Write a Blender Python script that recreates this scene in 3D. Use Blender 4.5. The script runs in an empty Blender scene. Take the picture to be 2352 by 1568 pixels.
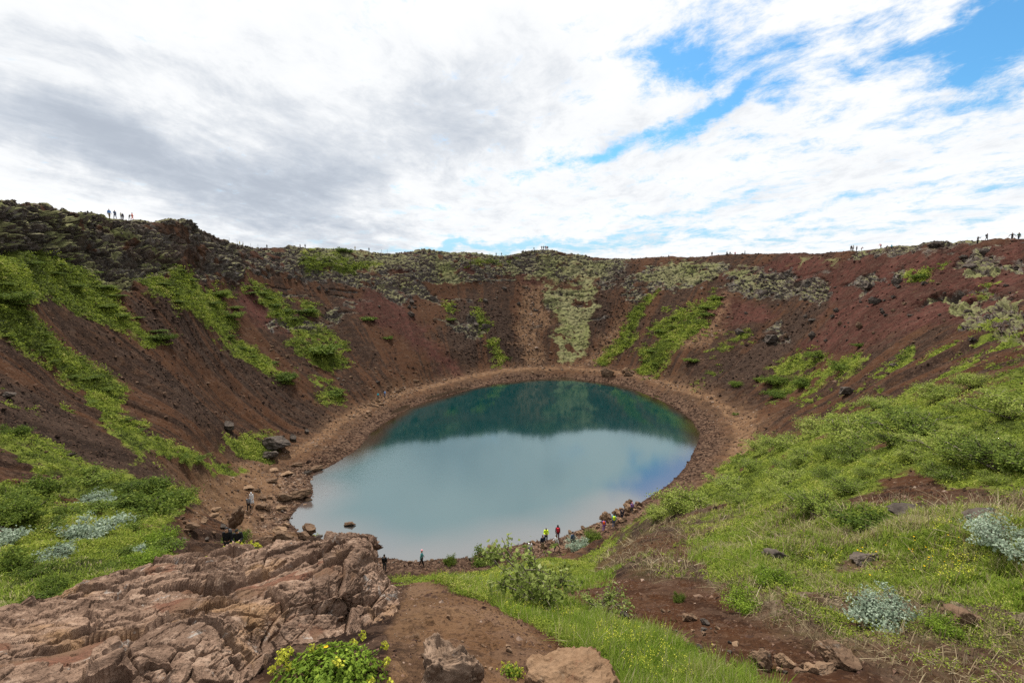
import bpy, bmesh, math, random
import numpy as np
from mathutils import Vector, Matrix, Euler
random.seed(7)
RNG = np.random.default_rng(11)
scene = bpy.context.scene
COL = scene.collection
# ------------------------------------------------------------------ camera
F = 1045.3                      # focal length in pixels of a 2352 px wide view (16 mm on full frame)
PITCH = math.radians(7.307)
CP, SP = math.cos(PITCH), math.sin(PITCH)
CAMZ = 32.0                     # eye height above the lake
cam_d = bpy.data.cameras.new('camera')
cam_d.lens = 16.0; cam_d.sensor_width = 36.0
cam_d.clip_start = 0.05; cam_d.clip_end = 20000
cam = bpy.data.objects.new('camera', cam_d); COL.objects.link(cam)
cam.location = (0, 0, CAMZ)
cam.rotation_euler = (math.pi/2 - PITCH, 0, 0)
scene.camera = cam
scene.view_settings.view_transform = 'Standard'
scene.view_settings.look = 'None'
scene.view_settings.exposure = 0.40
scene.view_settings.gamma = 1.0
scene.cycles.max_bounces = 6
scene.cycles.diffuse_bounces = 3
scene.cycles.glossy_bounces = 3
scene.cycles.transmission_bounces = 3
scene.cycles.use_adaptive_sampling = True
scene.cycles.use_denoising = False
# ------------------------------------------------------------------ pixel <-> place
def at(px, py, Y):
    """world point seen at pixel (2352 x 1568 frame) at forward distance Y"""
    dx = (np.asarray(px, float)-1176)/F; dv = -(np.asarray(py, float)-784)/F
    den = CP + dv*SP
    return np.stack(np.broadcast_arrays(Y*dx/den, Y+0*dx, CAMZ + Y*(dv*CP-SP)/den), -1)
def pix(p):
    p = np.asarray(p, float)
    z = p[..., 2]-CAMZ
    zc = np.maximum(p[..., 1]*CP - z*SP, 1e-3)
    return 1176+F*p[..., 0]/zc, 784-F*(p[..., 1]*SP+z*CP)/zc
# ------------------------------------------------------------------ node helper
class S:
    """a socket with arithmetic"""
    def __init__(s, nt, sock): s.nt, s.k = nt, sock
    def _m(s, op, *o, clamp=False):
        n = s.nt.nodes.new('ShaderNodeMath'); n.operation = op; n.use_clamp = clamp
        for i, v in enumerate((s,)+o):
            if isinstance(v, S): s.nt.links.new(v.k, n.inputs[i])
            else: n.inputs[i].default_value = v
        return S(s.nt, n.outputs[0])
    def __add__(s, o): return s._m('ADD', o)
    __radd__ = __add__
    def __mul__(s, o): return s._m('MULTIPLY', o)
    __rmul__ = __mul__
    def __sub__(s, o): return s._m('SUBTRACT', o)
    def __rsub__(s, o): return (s*-1.0)+o
    def __truediv__(s, o): return s._m('DIVIDE', o)
    def __pow__(s, o): return s._m('POWER', o)
    def max(s, o): return s._m('MAXIMUM', o)
    def min(s, o): return s._m('MINIMUM', o)
    def abs(s): return s._m('ABSOLUTE')
    def exp(s): return s._m('EXPONENT')
    def clamp(s): return s._m('ADD', 0.0, clamp=True)
    def step(s, a, b):
        n = s.nt.nodes.new('ShaderNodeMapRange'); n.interpolation_type = 'SMOOTHSTEP'
        s.nt.links.new(s.k, n.inputs[0]); n.inputs[1].default_value = a; n.inputs[2].default_value = b
        return S(s.nt, n.outputs[0])
class G:
    """node-tree builder"""
    def __init__(s, nt): s.nt = nt
    def new(s, t, **kw):
        n = s.nt.nodes.new(t)
        for k, v in kw.items(): setattr(n, k, v)
        return n
    def put(s, sock, v):
        if isinstance(v, S): s.nt.links.new(v.k, sock)
        elif v is not None: sock.default_value = v
    def vec(s, x, y, z=0.0):
        n = s.new('ShaderNodeCombineXYZ')
        for i, v in enumerate((x, y, z)): s.put(n.inputs[i], v)
        return S(s.nt, n.outputs[0])
    def xyz(s, v):
        n = s.new('ShaderNodeSeparateXYZ'); s.put(n.inputs[0], v)
        return [S(s.nt, n.outputs[i]) for i in range(3)]
    def noise(s, v, scale, detail=4, rough=0.55, dist=0.0, out=0):
        n = s.new('ShaderNodeTexNoise'); s.put(n.inputs['Vector'], v)
        n.inputs['Scale'].default_value = scale; n.inputs['Detail'].default_value = detail
        n.inputs['Roughness'].default_value = rough; n.inputs['Distortion'].default_value = dist
        return S(s.nt, n.outputs[out])
    def voro(s, v, scale, feature='F1', out=0, rand=1.0):
        n = s.new('ShaderNodeTexVoronoi', feature=feature); s.put(n.inputs['Vector'], v)
        n.inputs['Scale'].default_value = scale; n.inputs['Randomness'].default_value = rand
        return S(s.nt, n.outputs[out])
    def mapping(s, v, scale=(1, 1, 1), rot=(0, 0, 0), loc=(0, 0, 0)):
        n = s.new('ShaderNodeMapping'); s.put(n.inputs[0], v)
        n.inputs['Scale'].default_value = scale; n.inputs['Rotation'].default_value = rot; n.inputs['Location'].default_value = loc
        return S(s.nt, n.outputs[0])
    def mix(s, f, a, b):
        n = s.new('ShaderNodeMix', data_type='RGBA')
        s.put(n.inputs[0], f)
        for i, v in ((6, a), (7, b)):
            if isinstance(v, S): s.nt.links.new(v.k, n.inputs[i])
            else: n.inputs[i].default_value = (*v, 1.0)
        return S(s.nt, n.outputs[2])
    def scale_col(s, c, f):
        n = s.new('ShaderNodeVectorMath', operation='SCALE'); s.put(n.inputs[0], c); s.put(n.inputs['Scale'], f)
        return S(s.nt, n.outputs[0])
    def ramp(s, f, stops):
        n = s.new('ShaderNodeValToRGB'); s.put(n.inputs[0], f)
        el = n.color_ramp.elements
        while len(el) < len(stops): el.new(0.5)
        for e, (p, c) in zip(el, stops): e.position = p; e.color = (*c, 1)
        return S(s.nt, n.outputs[0])
    def attr(s, name, out='Fac'):
        n = s.new('ShaderNodeAttribute', attribute_name=name)
        return S(s.nt, n.outputs[out])
    def pos(s):
        return S(s.nt, s.new('ShaderNodeNewGeometry').outputs['Position'])
    def objc(s):
        return S(s.nt, s.new('ShaderNodeTexCoord').outputs['Object'])
# ------------------------------------------------------------------ sun and sky
SUN_EL, SUN_AZ = math.radians(57), math.radians(-22)      # azimuth from +Y towards +X
sun_d = bpy.data.lights.new('sun', 'SUN'); sun_d.energy = 5.0; sun_d.angle = math.radians(6); sun_d.color = (1, .95, .86)
sun = bpy.data.objects.new('sun', sun_d); COL.objects.link(sun)
_sd = Vector((math.cos(SUN_EL)*math.sin(SUN_AZ), math.cos(SUN_EL)*math.cos(SUN_AZ), math.sin(SUN_EL)))
sun.rotation_euler = _sd.to_track_quat('Z', 'Y').to_euler(); sun.location = _sd*400
world = bpy.data.worlds.new('World'); scene.world = world; world.use_nodes = True
def build_world():
    nt = world.node_tree; nt.nodes.clear(); g = G(nt)
    out = g.new('ShaderNodeOutputWorld'); bg = g.new('ShaderNodeBackground')
    sky = g.new('ShaderNodeTexSky', sky_type='NISHITA'); sky.sun_disc = False
    sky.sun_elevation = SUN_EL; sky.sun_rotation = SUN_AZ; sky.altitude = 100; sky.air_density = 1.1; sky.ozone_density = 2.5
    d = S(nt, g.new('ShaderNodeTexCoord').outputs['Generated'])
    x, y, z = g.xyz(d)
    zz = z.max(0.0) + 0.13
    p = g.vec(x/zz, y/zz, 0.0)                         # a flat cloud layer seen in perspective
    wv = g.new('ShaderNodeTexNoise'); g.put(wv.inputs['Vector'], p); wv.inputs['Scale'].default_value = 1.3; wv.inputs['Detail'].default_value = 3
    off = g.new('ShaderNodeVectorMath', operation='MULTIPLY_ADD'); nt.links.new(wv.outputs['Color'], off.inputs[0]); off.inputs[1].default_value = (.35, .35, 0); g.put(off.inputs[2], p)
    pw = S(nt, off.outputs[0])
    # streets of cloud running away from the viewer
    n1 = g.noise(g.mapping(pw, scale=(1.0, .6, 1), rot=(0, 0, math.radians(28))), 1.3, 9, .62, .1)
    n2 = g.noise(g.mapping(pw, loc=(4.3, 1.7, 0), scale=(1, .85, 1), rot=(0, 0, math.radians(25))), 5.5, 10, .70, .05)
    n3 = g.noise(g.mapping(pw, loc=(9.3, 5.7, 3), scale=(1.15, .5, 1), rot=(0, 0, math.radians(-52))), 1.5, 7, .58, .1)
    n4 = g.noise(g.mapping(pw, loc=(2.3, 7.7, 3), scale=(1.1, .7, 1), rot=(0, 0, math.radians(-48))), 4.2, 9, .64, .1)
    # broad weather pattern on the forward half of the sky dome: direction coordinates about north
    ya = y.abs() + 0.05
    u, v = x/ya, z/ya
    wn = g.noise(g.vec(u, v, 0.0), 5.0, 5, .6, out=1); wx, wy, wz_ = g.xyz(wn)
    u2, v2 = u+(wx-.5)*.24, v+(wy-.5)*.15
    fwd = y.step(-.1, .15)
    def blob(px, py, ra, rb, ang=0.0):
        dx = (px-1176)/F; dv = -(py-784)/F; den = CP+dv*SP
        cu, cv = dx/den, (dv*CP-SP)/den
        c, s_ = math.cos(math.radians(ang)), math.sin(math.radians(ang))
        a = (u2-cu)*(c/(ra/F)) + (v2-cv)*(s_/(ra/F)); b = (u2-cu)*(-s_/(rb/F)) + (v2-cv)*(c/(rb/F))
        return ((a*a+b*b)*-1.0).exp()*fwd
    blue = (blob(1580, 120, 120, 60, 20)*.62 + blob(1540, 165, 90, 40, 20)*.4 + blob(1690, 235, 130, 34, 30)*.62 + blob(1790, 140, 190, 30, 15)*.34 + blob(2290, 70, 250, 80, 28)*1.05 + blob(2080, 115, 170, 30, 24)*.55
            + blob(1500, 325, 210, 28, 18)*.50 + blob(1370, 365, 120, 16, 18)*.36 + blob(2250, 225, 190, 32, 18)*.42 + blob(1140, 425, 60, 14, 15)*.42 + blob(1080, 405, 50, 10, 10)*.25
            + blob(1650, 545, 420, 10, 4)*.42 + blob(1540, 500, 260, 9, 14)*.36 + blob(1900, 478, 300, 9, 10)*.34 + blob(2200, 450, 200, 8, 10)*.26 + blob(2150, 525, 260, 8, 6)*.25
            + blob(1120, 567, 230, 10, 2)*.8 + blob(1350, 545, 200, 8, 2)*.4)
    cover = (n1-.5)*.55 + (n2-.5)*2.3 + .50 - blue*.93 + blob(480, 260, 800, 260)*.32
    alpha = cover.step(-.24, .54)
    grey = (blob(560, 290, 720, 270, -5)*.30 + blob(150, 270, 330, 75, -14)*.62 + blob(430, 400, 430, 70, -14)*.75 + blob(760, 430, 210, 50, 12)*.55 + blob(1000, 240, 230, 90, 8)*.50 + blob(720, 330, 220, 60, -25)*.3
            + blob(640, 560, 420, 16, -3)*.45 + blob(820, 520, 170, 22, -4)*.4 + blob(80, 120, 260, 40, -14)*.32 + blob(330, 150, 200, 30, -20)*.25 + blob(1230, 130, 120, 60, 10)*.25 + blob(1850, 400, 800, 170, 8)*.30 + blob(1100, 330, 160, 50, 10)*.3)
    shade = ((n3-.5)*.72 + (n4-.5)*.72 + (n2-.5)*.45 + grey*.60 + .03 + (1.0-fwd)*.25).step(-.05, .95)
    cloud = g.ramp(shade, [(0, (1.06, 1.07, 1.08)), (.22, (.99, 1.01, 1.03)), (.5, (.77, .81, .865)), (.8, (.60, .655, .735)), (1, (.50, .555, .64))])
    up = z.step(.35, .75)
    cloud = g.mix((1.0-alpha)*.6, cloud, (.90, .95, 1.0))
    skyc = g.scale_col(S(nt, sky.outputs[0]), 0.115)
    tint = g.new('ShaderNodeVectorMath', operation='MULTIPLY'); g.put(tint.inputs[0], skyc); tint.inputs[1].default_value = (.66, 1.28, 1.52)
    low = z.step(-.05, .30)
    skyb = g.mix(low, (.50, .73, .92), S(nt, tint.outputs[0]))
    col = g.mix(alpha, skyb, cloud)
    g.put(bg.inputs['Color'], col); bg.inputs['Strength'].default_value = 0.735
    nt.links.new(bg.outputs[0], out.inputs[0])
build_world()
# ------------------------------------------------------------------ object helpers
def link(name, me, mat=None, parent=None):
    o = bpy.data.objects.new(name, me); COL.objects.link(o)
    if mat is not None and me is not None: me.materials.append(mat)
    if parent is not None: o.parent = parent
    return o
def tag(o, label=None, cat=None, group=None, kind=None):
    for k, v in (('label', label), ('category', cat), ('group', group), ('kind', kind)):
        if v: o[k] = v
    return o
def np_mesh(name, co, faces, smooth=True, attrs=None):
    """mesh from numpy arrays; faces (n,3) or (n,4)"""
    me = bpy.data.meshes.new(name)
    co = np.ascontiguousarray(co, np.float32); faces = np.ascontiguousarray(faces, np.int32)
    k = faces.shape[1]
    me.vertices.add(len(co)); me.vertices.foreach_set('co', co.ravel())
    me.loops.add(faces.size); me.loops.foreach_set('vertex_index', faces.ravel())
    me.polygons.add(len(faces)); me.polygons.foreach_set('loop_start', np.arange(len(faces), dtype=np.int32)*k)
    me.polygons.foreach_set('use_smooth', np.full(len(faces), smooth))
    for n, a in (attrs or {}).items():
        a = np.ascontiguousarray(a, np.float32)
        if a.ndim == 1:
            me.attributes.new(n, 'FLOAT', 'POINT').data.foreach_set('value', a)
        else:
            me.attributes.new(n, 'FLOAT_COLOR', 'POINT').data.foreach_set('color', a.ravel())
    me.update(calc_edges=True)
    return me
def smooth(a, b, x):
    t = np.clip((x-a)/(b-a), 0, 1); return t*t*(3-2*t)
# value noise in 3-D
_TAB = np.random.default_rng(5).random(1 << 16).astype(np.float32)
def _h(i, j, k):
    return _TAB[((i*73856093) ^ (j*19349663) ^ (k*83492791)) & 0xffff]
def vnoise(p, seed=0):
    p = np.asarray(p, np.float64)+seed*17.31
    f = np.floor(p); t = (p-f).astype(np.float32); t = t*t*t*(t*(t*6-15)+10); i = f.astype(np.int64)
    x, y, z = i[..., 0], i[..., 1], i[..., 2]; a, b, c = t[..., 0], t[..., 1], t[..., 2]
    def L(u, v, w): return u+(v-u)*w
    return L(L(L(_h(x, y, z), _h(x+1, y, z), a), L(_h(x, y+1, z), _h(x+1, y+1, z), a), b),
             L(L(_h(x, y, z+1), _h(x+1, y, z+1), a), L(_h(x, y+1, z+1), _h(x+1, y+1, z+1), a), b), c)*2-1
def facets(p, seed=0):
    """Worley cells whose faces are tilted planes: F1, F2, cell random, tilted offset"""
    p = np.asarray(p, np.float64)+seed*13.7
    f = np.floor(p).astype(np.int64); sh = p.shape[:-1]
    d1 = np.full(sh, 9.0); d2 = d1.copy(); r = np.zeros(sh); tl = np.zeros(sh)
    for di in (-1, 0, 1):
        for dj in (-1, 0, 1):
            for dk in (-1, 0, 1):
                i, j, k = f[..., 0]+di, f[..., 1]+dj, f[..., 2]+dk
                o = p-np.stack([i+_h(i, j, k), j+_h(i+91, j, k), k+_h(i, j+57, k)], -1)
                d = np.sqrt((o**2).sum(-1)); m = d < d1
                t = o[..., 0]*(_h(i+3, j, k+11)-.5)+o[..., 1]*(_h(i+31, j+5, k)-.5)+o[..., 2]*(_h(i, j+23, k+2)-.2)
                d2 = np.where(m, d1, np.minimum(d2, d)); r = np.where(m, _h(i+7, j+3, k+5), r); tl = np.where(m, t, tl); d1 = np.where(m, d, d1)
    return d1, d2, r, tl
def fbm(p, oct=4, gain=.5, seed=0, ridge=False):
    s, a, tot = 0, 1.0, 0
    p = np.asarray(p, np.float64)
    for o in range(oct):
        n = vnoise(p, seed+o)
        s = s + a*((1-2*np.abs(n)) if ridge else n); tot += a
        a *= gain; p = p*2.03
    return s/tot
def cells(p, seed=0):
    """Worley F1, F2 and cell random in 3-D"""
    p = np.asarray(p, np.float64)+seed*13.7
    f = np.floor(p).astype(np.int64)
    d1 = np.full(p.shape[:-1], 9.0); d2 = d1.copy(); r = np.zeros(p.shape[:-1])
    for di in (-1, 0, 1):
        for dj in (-1, 0, 1):
            for dk in (-1, 0, 1):
                i, j, k = f[..., 0]+di, f[..., 1]+dj, f[..., 2]+dk
                q = np.stack([i+_h(i, j, k), j+_h(i+91, j, k), k+_h(i, j+57, k)], -1)
                d = np.sqrt(((q-p)**2).sum(-1)); m = d < d1
                d2 = np.where(m, d1, np.minimum(d2, d)); r = np.where(m, _h(i+7, j+3, k+5), r); d1 = np.where(m, d, d1)
    return d1, d2, r
# ------------------------------------------------------------------ terrain: knots of the crater's shape, column by column
# (image column, [(forward distance, image row) or (forward distance, None, height relative to the eye)])
N = None
KN = {
 0:    [(.6,N,-1.72),(2.2,N,-2.3),(4,N,-3.6),(10,1395),(16,1270),(27,1100),(36,960),(44,860),(52,740),(58,600),(64,460)],
 200:  [(.6,N,-1.72),(2.2,N,-2.35),(4.5,N,-4.0),(12,1340),(20,1230),(33,1100),(48,960),(60,860),(70,740),(82,620),(93,490)],
 400:  [(.6,N,-1.72),(2.4,N,-2.4),(5,N,-4.4),(16,1300),(25,1230),(40,1130),(55,1020),(70,910),(83,790),(100,630),(112,512)],
 550:  [(.6,N,-1.72),(2.6,N,-2.45),(5.5,N,-4.7),(20,1275),(30,1240),(48,1180),(63,1090),(80,980),(100,830),(128,670),(148,562)],
 700:  [(.6,N,-1.72),(2.8,N,-2.5),(5.5,N,-4.6),(20,N,-13.5),(35,1230),(55,1190),(70,1110),(85,1020),(112,860),(150,690),(185,572)],
 850:  [(.6,N,-1.72),(2.9,N,-2.5),(5.5,N,-4.2),(15,N,-10.8),(30,N,-21.2),(46,N,-29.3),(54,N,-31.5),(104,960),(124,865),(165,700),(210,576)],
 1000: [(.6,N,-1.72),(3,1480),(6,1347),(12,N,-8.6),(28,N,-20.6),(46,1301),(52,1285),(136,882),(152,810),(190,690),(228,578)],
 1176: [(.6,N,-1.72),(2.9,1520),(5.5,1392),(9,1350),(25,N,-17.5),(45,1279),(54,1255),(157,843),(175,770),(205,660),(232,574)],
 1350: [(.6,N,-1.72),(2.9,1540),(4.5,1430),(8.5,1358),(22,1318),(45,1246),(58,1212),(160,840),(178,770),(206,655),(236,588)],
 1500: [(.6,N,-1.72),(2.8,1550),(4.4,1440),(8,1330),(20,1235),(42,1175),(62,1145),(138,875),(158,790),(190,670),(228,592)],
 1650: [(.6,N,-1.72),(2.8,1550),(4.4,1440),(7.5,1330),(18,1200),(38,1115),(70,1080),(100,960),(130,830),(165,690),(203,586)],
 1800: [(.6,N,-1.72),(2.8,1550),(4.4,1430),(7,1330),(16,1160),(32,1050),(70,985),(95,920),(120,800),(148,680),(172,580)],
 2000: [(.6,N,-1.72),(2.8,1550),(4.2,1420),(6.5,1310),(13,1120),(26,980),(50,920),(72,850),(92,760),(115,660),(136,570)],
 2200: [(.6,N,-1.72),(2.8,1550),(4,1420),(6,1290),(11,1100),(20,930),(38,860),(56,780),(74,710),(94,630),(112,556)],
 2352: [(.6,N,-1.72),(2.8,1550),(4,1410),(6,1270),(10,1080),(17,900),(32,820),(48,740),(64,680),(82,610),(97,550)],
}
SKY = [(0,460),(50,468),(100,472),(130,482),(160,488),(210,490),(250,497),(310,502),(345,510),(370,512),(390,508),(430,510),(455,522),(480,533),(510,548),(540,560),(580,566),(620,569),(680,570),(760,574),(830,574),(860,580),(900,582),(940,578),(985,575),(1010,578),(1060,580),(1080,580),(1110,586),(1160,584),(1200,578),(1230,573),(1260,574),(1290,580),(1330,587),(1400,595),(1450,595),(1500,592),(1550,590),(1620,588),(1720,586),(1800,583),(1900,580),(1940,577),(2000,573),(2050,567),(2100,564),(2130,556),(2160,556),(2180,564),(2230,560),(2260,552),(2300,552),(2352,550)]
NK = 11
def _cols():
    rows = []
    for px in sorted(KN):
        r = []
        for k in KN[px]:
            if k[1] is not None: P = at(px, k[1], k[0])
            else:
                P = at(px, 1400 if k[0] < 12 else 1250, k[0]); P[2] = CAMZ+k[2]
            r.append((math.atan2(P[0], P[1]), math.hypot(P[0], P[1]), P[2]))
        rows.append(r)
    return np.array(rows)                       # (ncol, NK, 3)
_C = _cols()
def pchip_slopes(x, y):
    h = np.diff(x, axis=-1); d = np.diff(y, axis=-1)/h
    m = np.zeros_like(y)
    w1 = 2*h[..., 1:]+h[..., :-1]; w2 = h[..., 1:]+2*h[..., :-1]
    same = d[..., :-1]*d[..., 1:] > 0
    with np.errstate(divide='ignore', invalid='ignore'):
        hm = (w1+w2)/(w1/d[..., :-1]+w2/d[..., 1:])
    m[..., 1:-1] = np.where(same, hm, 0)
    m[..., 0] = d[..., 0]; m[..., -1] = d[..., -1]
    return m
def pchip1(x, y, q):
    m = pchip_slopes(x, y); i = np.clip(np.searchsorted(x, q)-1, 0, len(x)-2)
    h = x[i+1]-x[i]; t = np.clip((q-x[i])/h, 0, 1)
    return (2*t**3-3*t**2+1)*y[i]+(t**3-2*t**2+t)*h*m[i]+(-2*t**3+3*t**2)*y[i+1]+(t**3-t**2)*h*m[i+1]
_skyp = np.array(SKY, float)
def knots(phi):
    """knot radii and heights for azimuths phi: (n, NK+3)"""
    phi = np.asarray(phi, float)
    R = np.empty(phi.shape+(NK+3,)); Z = np.empty_like(R)
    D = math.radians
    for j in range(NK):
        a, r, z = _C[:, j, 0], _C[:, j, 1], _C[:, j, 2]
        back_r = [.6, 3, 6, 10, 14, 18, 22, 26, 30, 34, 38][j]
        back_z = CAMZ + [-1.72, -1.0, .2, 1.8, 3.2, 4.6, 6, 7.2, 8.4, 9.6, 10.4][j]
        a2 = np.concatenate([[-math.pi-.01, D(-120), D(-75)], a, [D(75), D(120), math.pi+.01]])
        r2 = np.concatenate([[back_r, back_r, r[0]*.6+back_r*.4], r, [r[-1]*.6+back_r*.4, back_r, back_r]])
        z2 = np.concatenate([[back_z, back_z, z[0]*.5+back_z*.5], z, [z[-1]*.5+back_z*.5, back_z, back_z]])
        R[..., j] = pchip1(a2, r2, phi); Z[..., j] = pchip1(a2, z2, phi)
    # fine skyline
    j = NK-1
    inside = (np.abs(phi) < D(49))
    Y = R[..., j]*np.cos(phi)
    px = 1176+np.tan(phi)*F*1.015
    for _ in range(3):
        py = np.interp(px, _skyp[:, 0], _skyp[:, 1]); dv = -(py-784)/F
        px = 1176+np.tan(phi)*F*(CP+dv*SP)
    zz = at(px, py, Y)[..., 2]
    wgt = smooth(D(50), D(47.5), np.abs(phi))
    Z[..., j] = Z[..., j]*(1-wgt)+zz*wgt
    R[..., NK] = R[..., j]+14; Z[..., NK] = Z[..., j]-1.6
    R[..., NK+1] = R[..., j]+90; Z[..., NK+1] = CAMZ-14
    R[..., NK+2] = 4000; Z[..., NK+2] = CAMZ-20
    R = np.maximum.accumulate(R + np.arange(NK+3)*.02, axis=-1)
    return R, Z
# --- the lake's outline, from its shore
LAKE_PX = [(1280,870),(1150,880),(1000,916),(920,950),(862,987),(832,1022),(775,1062),(722,1090),(712,1112),(718,1135),(692,1160),(667,1190),(682,1217),(742,1240),(800,1262),(860,1278),(930,1287),(985,1287),(1100,1275),(1200,1248),(1290,1230),(1380,1196),(1440,1170),(1500,1136),(1542,1105),(1578,1066),(1592,1040),(1606,1010),(1601,985),(1580,958),(1530,926),(1440,890),(1380,878)]
_lp = []
for a, b in LAKE_PX:
    dv = -(b-784)/F; Y = -CAMZ*(CP+dv*SP)/(dv*CP-SP)
    _lp.append(at(a, b, Y)[:2])
def closed_spline(P, n=10):
    P = np.array(P); out = []
    for i in range(len(P)):
        p0, p1, p2, p3 = P[i-1], P[i], P[(i+1) % len(P)], P[(i+2) % len(P)]
        for t in np.arange(n)/n:
            out.append(.5*((2*p1)+(-p0+p2)*t+(2*p0-5*p1+4*p2-p3)*t*t+(-p0+3*p1-3*p2+p3)*t**3))
    return np.array(out)
LAKE = closed_spline(_lp, 6)
LC = LAKE.mean(0)
def poly_sd(q, P):
    """signed distance to closed polygon P (positive outside)"""
    q = np.asarray(q, float); d2 = np.full(len(q), 1e18); ins = np.zeros(len(q), bool)
    for i in range(len(P)):
        a, b = P[i-1], P[i]; e = b-a; w = q-a
        t = np.clip((w@e)/max(e@e, 1e-9), 0, 1); dd = w-t[:, None]*e
        d2 = np.minimum(d2, (dd**2).sum(1))
        c = ((a[1] > q[:, 1]) != (b[1] > q[:, 1]))
        if abs(e[1]) > 1e-12: ins ^= c & (q[:, 0] < a[0]+(q[:, 1]-a[1])/e[1]*e[0])
    return np.where(ins, -1, 1)*np.sqrt(d2)
def lake_sd(xy):
    xy = np.asarray(xy, float); out = np.full(len(xy), 60.0)
    m = (np.abs(xy[:, 0]-LC[0]) < 75) & (np.abs(xy[:, 1]-LC[1]) < 95)
    if m.any(): out[m] = poly_sd(xy[m], LAKE)
    return out
def shore(xy, z):
    sd = lake_sd(xy)
    n = vnoise(np.column_stack([xy*.35, 0*sd]), 3)*.6+vnoise(np.column_stack([xy*1.1, 0*sd]), 4)*.25
    s2 = sd+n*smooth(-3, 3, sd)*.9
    beach = .16*np.maximum(s2, 0)+.35*smooth(1.5, 5, s2)
    w = smooth(2.5, 15, s2)
    z2 = np.maximum(beach*(1-w)+z*w, np.minimum(beach, .06*sd+.3))
    return np.where(s2 <= 0, -.28*np.abs(s2)**.9-.02, z2), sd
def surf(phi, r, K=None):
    R, Z = K if K else knots(phi)
    m = pchip_slopes(R, Z)
    i = np.clip((R[:, :] < r[:, None]).sum(1)-1, 0, NK+1)
    a = np.arange(len(r)); x0, x1 = R[a, i], R[a, i+1]; h = np.maximum(x1-x0, 1e-6); t = np.clip((r-x0)/h, 0, 1)
    return (2*t**3-3*t**2+1)*Z[a, i]+(t**3-2*t**2+t)*h*m[a, i]+(-2*t**3+3*t**2)*Z[a, i+1]+(t**3-t**2)*h*m[a, i+1]
def base_height(x, y):
    x = np.atleast_1d(np.asarray(x, float)); y = np.atleast_1d(np.asarray(y, float))
    return shore(np.column_stack([x, y]), surf(np.arctan2(x, y), np.hypot(x, y)))[0]
# --- grid
D_ = math.radians
phis = np.concatenate([np.linspace(-180, -62, 40)[:-1], np.linspace(-62, -50, 40)[:-1], np.linspace(-50, 50, 1350), np.linspace(50, 62, 40)[1:], np.linspace(62, 180, 40)[1:]])
phis = np.radians(phis)
# spacing by image angle in the middle, so that rows and columns keep the same size on the ground
seg = [14, 210, 230, 170, 130, 90, 100, 110, 130, 130, 10, 12, 10]
KR, KZ = knots(phis)
rr = []
for j, n in enumerate(seg):
    t = np.arange(n)/n
    a, b = KR[:, j, None], KR[:, j+1, None]
    rr.append(a*(b/a)**t if j < 6 or j > 10 else a+(b-a)*t)
rr.append(KR[:, -1:])
Rg = np.concatenate(rr, 1)
Pg = np.repeat(phis[:, None], Rg.shape[1], 1)
nr, nc = Rg.shape[1], len(phis)
Zg = np.empty_like(Rg); mK = pchip_slopes(KR, KZ)
jj = np.repeat(np.arange(len(seg)), seg); jj = np.append(jj, len(seg)-1)
for c in range(nr):
    j = jj[c]; x0, x1 = KR[:, j], KR[:, j+1]; h = x1-x0; t = (Rg[:, c]-x0)/h
    Zg[:, c] = (2*t**3-3*t**2+1)*KZ[:, j]+(t**3-2*t**2+t)*h*mK[:, j]+(-2*t**3+3*t**2)*KZ[:, j+1]+(t**3-t**2)*h*mK[:, j+1]
X = (Rg*np.sin(Pg)).ravel(); Y = (Rg*np.cos(Pg)).ravel(); RR = Rg.ravel()
Zs, SD = shore(np.column_stack([X, Y]), Zg.ravel())
def visibility(z):
    el = ((z-CAMZ)/RR).reshape(nc, nr)
    run = np.maximum.accumulate(el, axis=1)
    return (el >= run-.004).ravel()
front = (np.abs(Pg.ravel()) < D_(57))
VIS = visibility(Zs) & front
P3 = np.column_stack([X, Y, Zs])
PX, PY = pix(P3)
# wobble for natural outlines: noise fixed to the ground
wob = lambda s, k: fbm(P3*[1/s, 1/s, 1/s], 4, .6, k)
WX = 34*wob(9, 20)+16*fbm(P3/2.2, 4, .7, 27); WY = 26*wob(9, 30)+13*fbm(P3/2.2, 4, .7, 37)
near = RR < 16
WX = np.where(near, 34*fbm(P3/.9, 4, .6, 44), WX); WY = np.where(near, 22*fbm(P3/.9, 4, .6, 54), WY)
def poly_mask(poly, soft=10, wobble=1.0, rmin=0, rmax=1e9, vis=True):
    poly = np.array(poly, float); lo = poly.min(0)-soft-45; hi = poly.max(0)+soft+45
    m = (PX > lo[0]) & (PX < hi[0]) & (PY > lo[1]) & (PY < hi[1]) & (RR > rmin) & (RR < rmax)
    if vis: m &= VIS
    out = np.zeros(len(PX), np.float32); k = np.nonzero(m)[0]
    if len(k):
        sd = poly_sd(np.column_stack([PX[k]+WX[k]*wobble, PY[k]+WY[k]*wobble]), poly)
        out[k] = 1-smooth(-soft, soft, sd)
    return out
exec_masks = True
# ------------------------------------------------------------------ what covers the ground: kinds of soil, rock, moss and green
M = {k: np.zeros(len(PX), np.float32) for k in ('veg', 'lichen', 'rock', 'red', 'tan', 'dark', 'heath', 'stone')}
def paint(k, poly, v=1.0, **kw):
    M[k] = np.maximum(M[k], v*poly_mask(poly, **kw))
def erase(k, poly, v=1.0, **kw):
    M[k] *= 1-v*poly_mask(poly, **kw)
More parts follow.
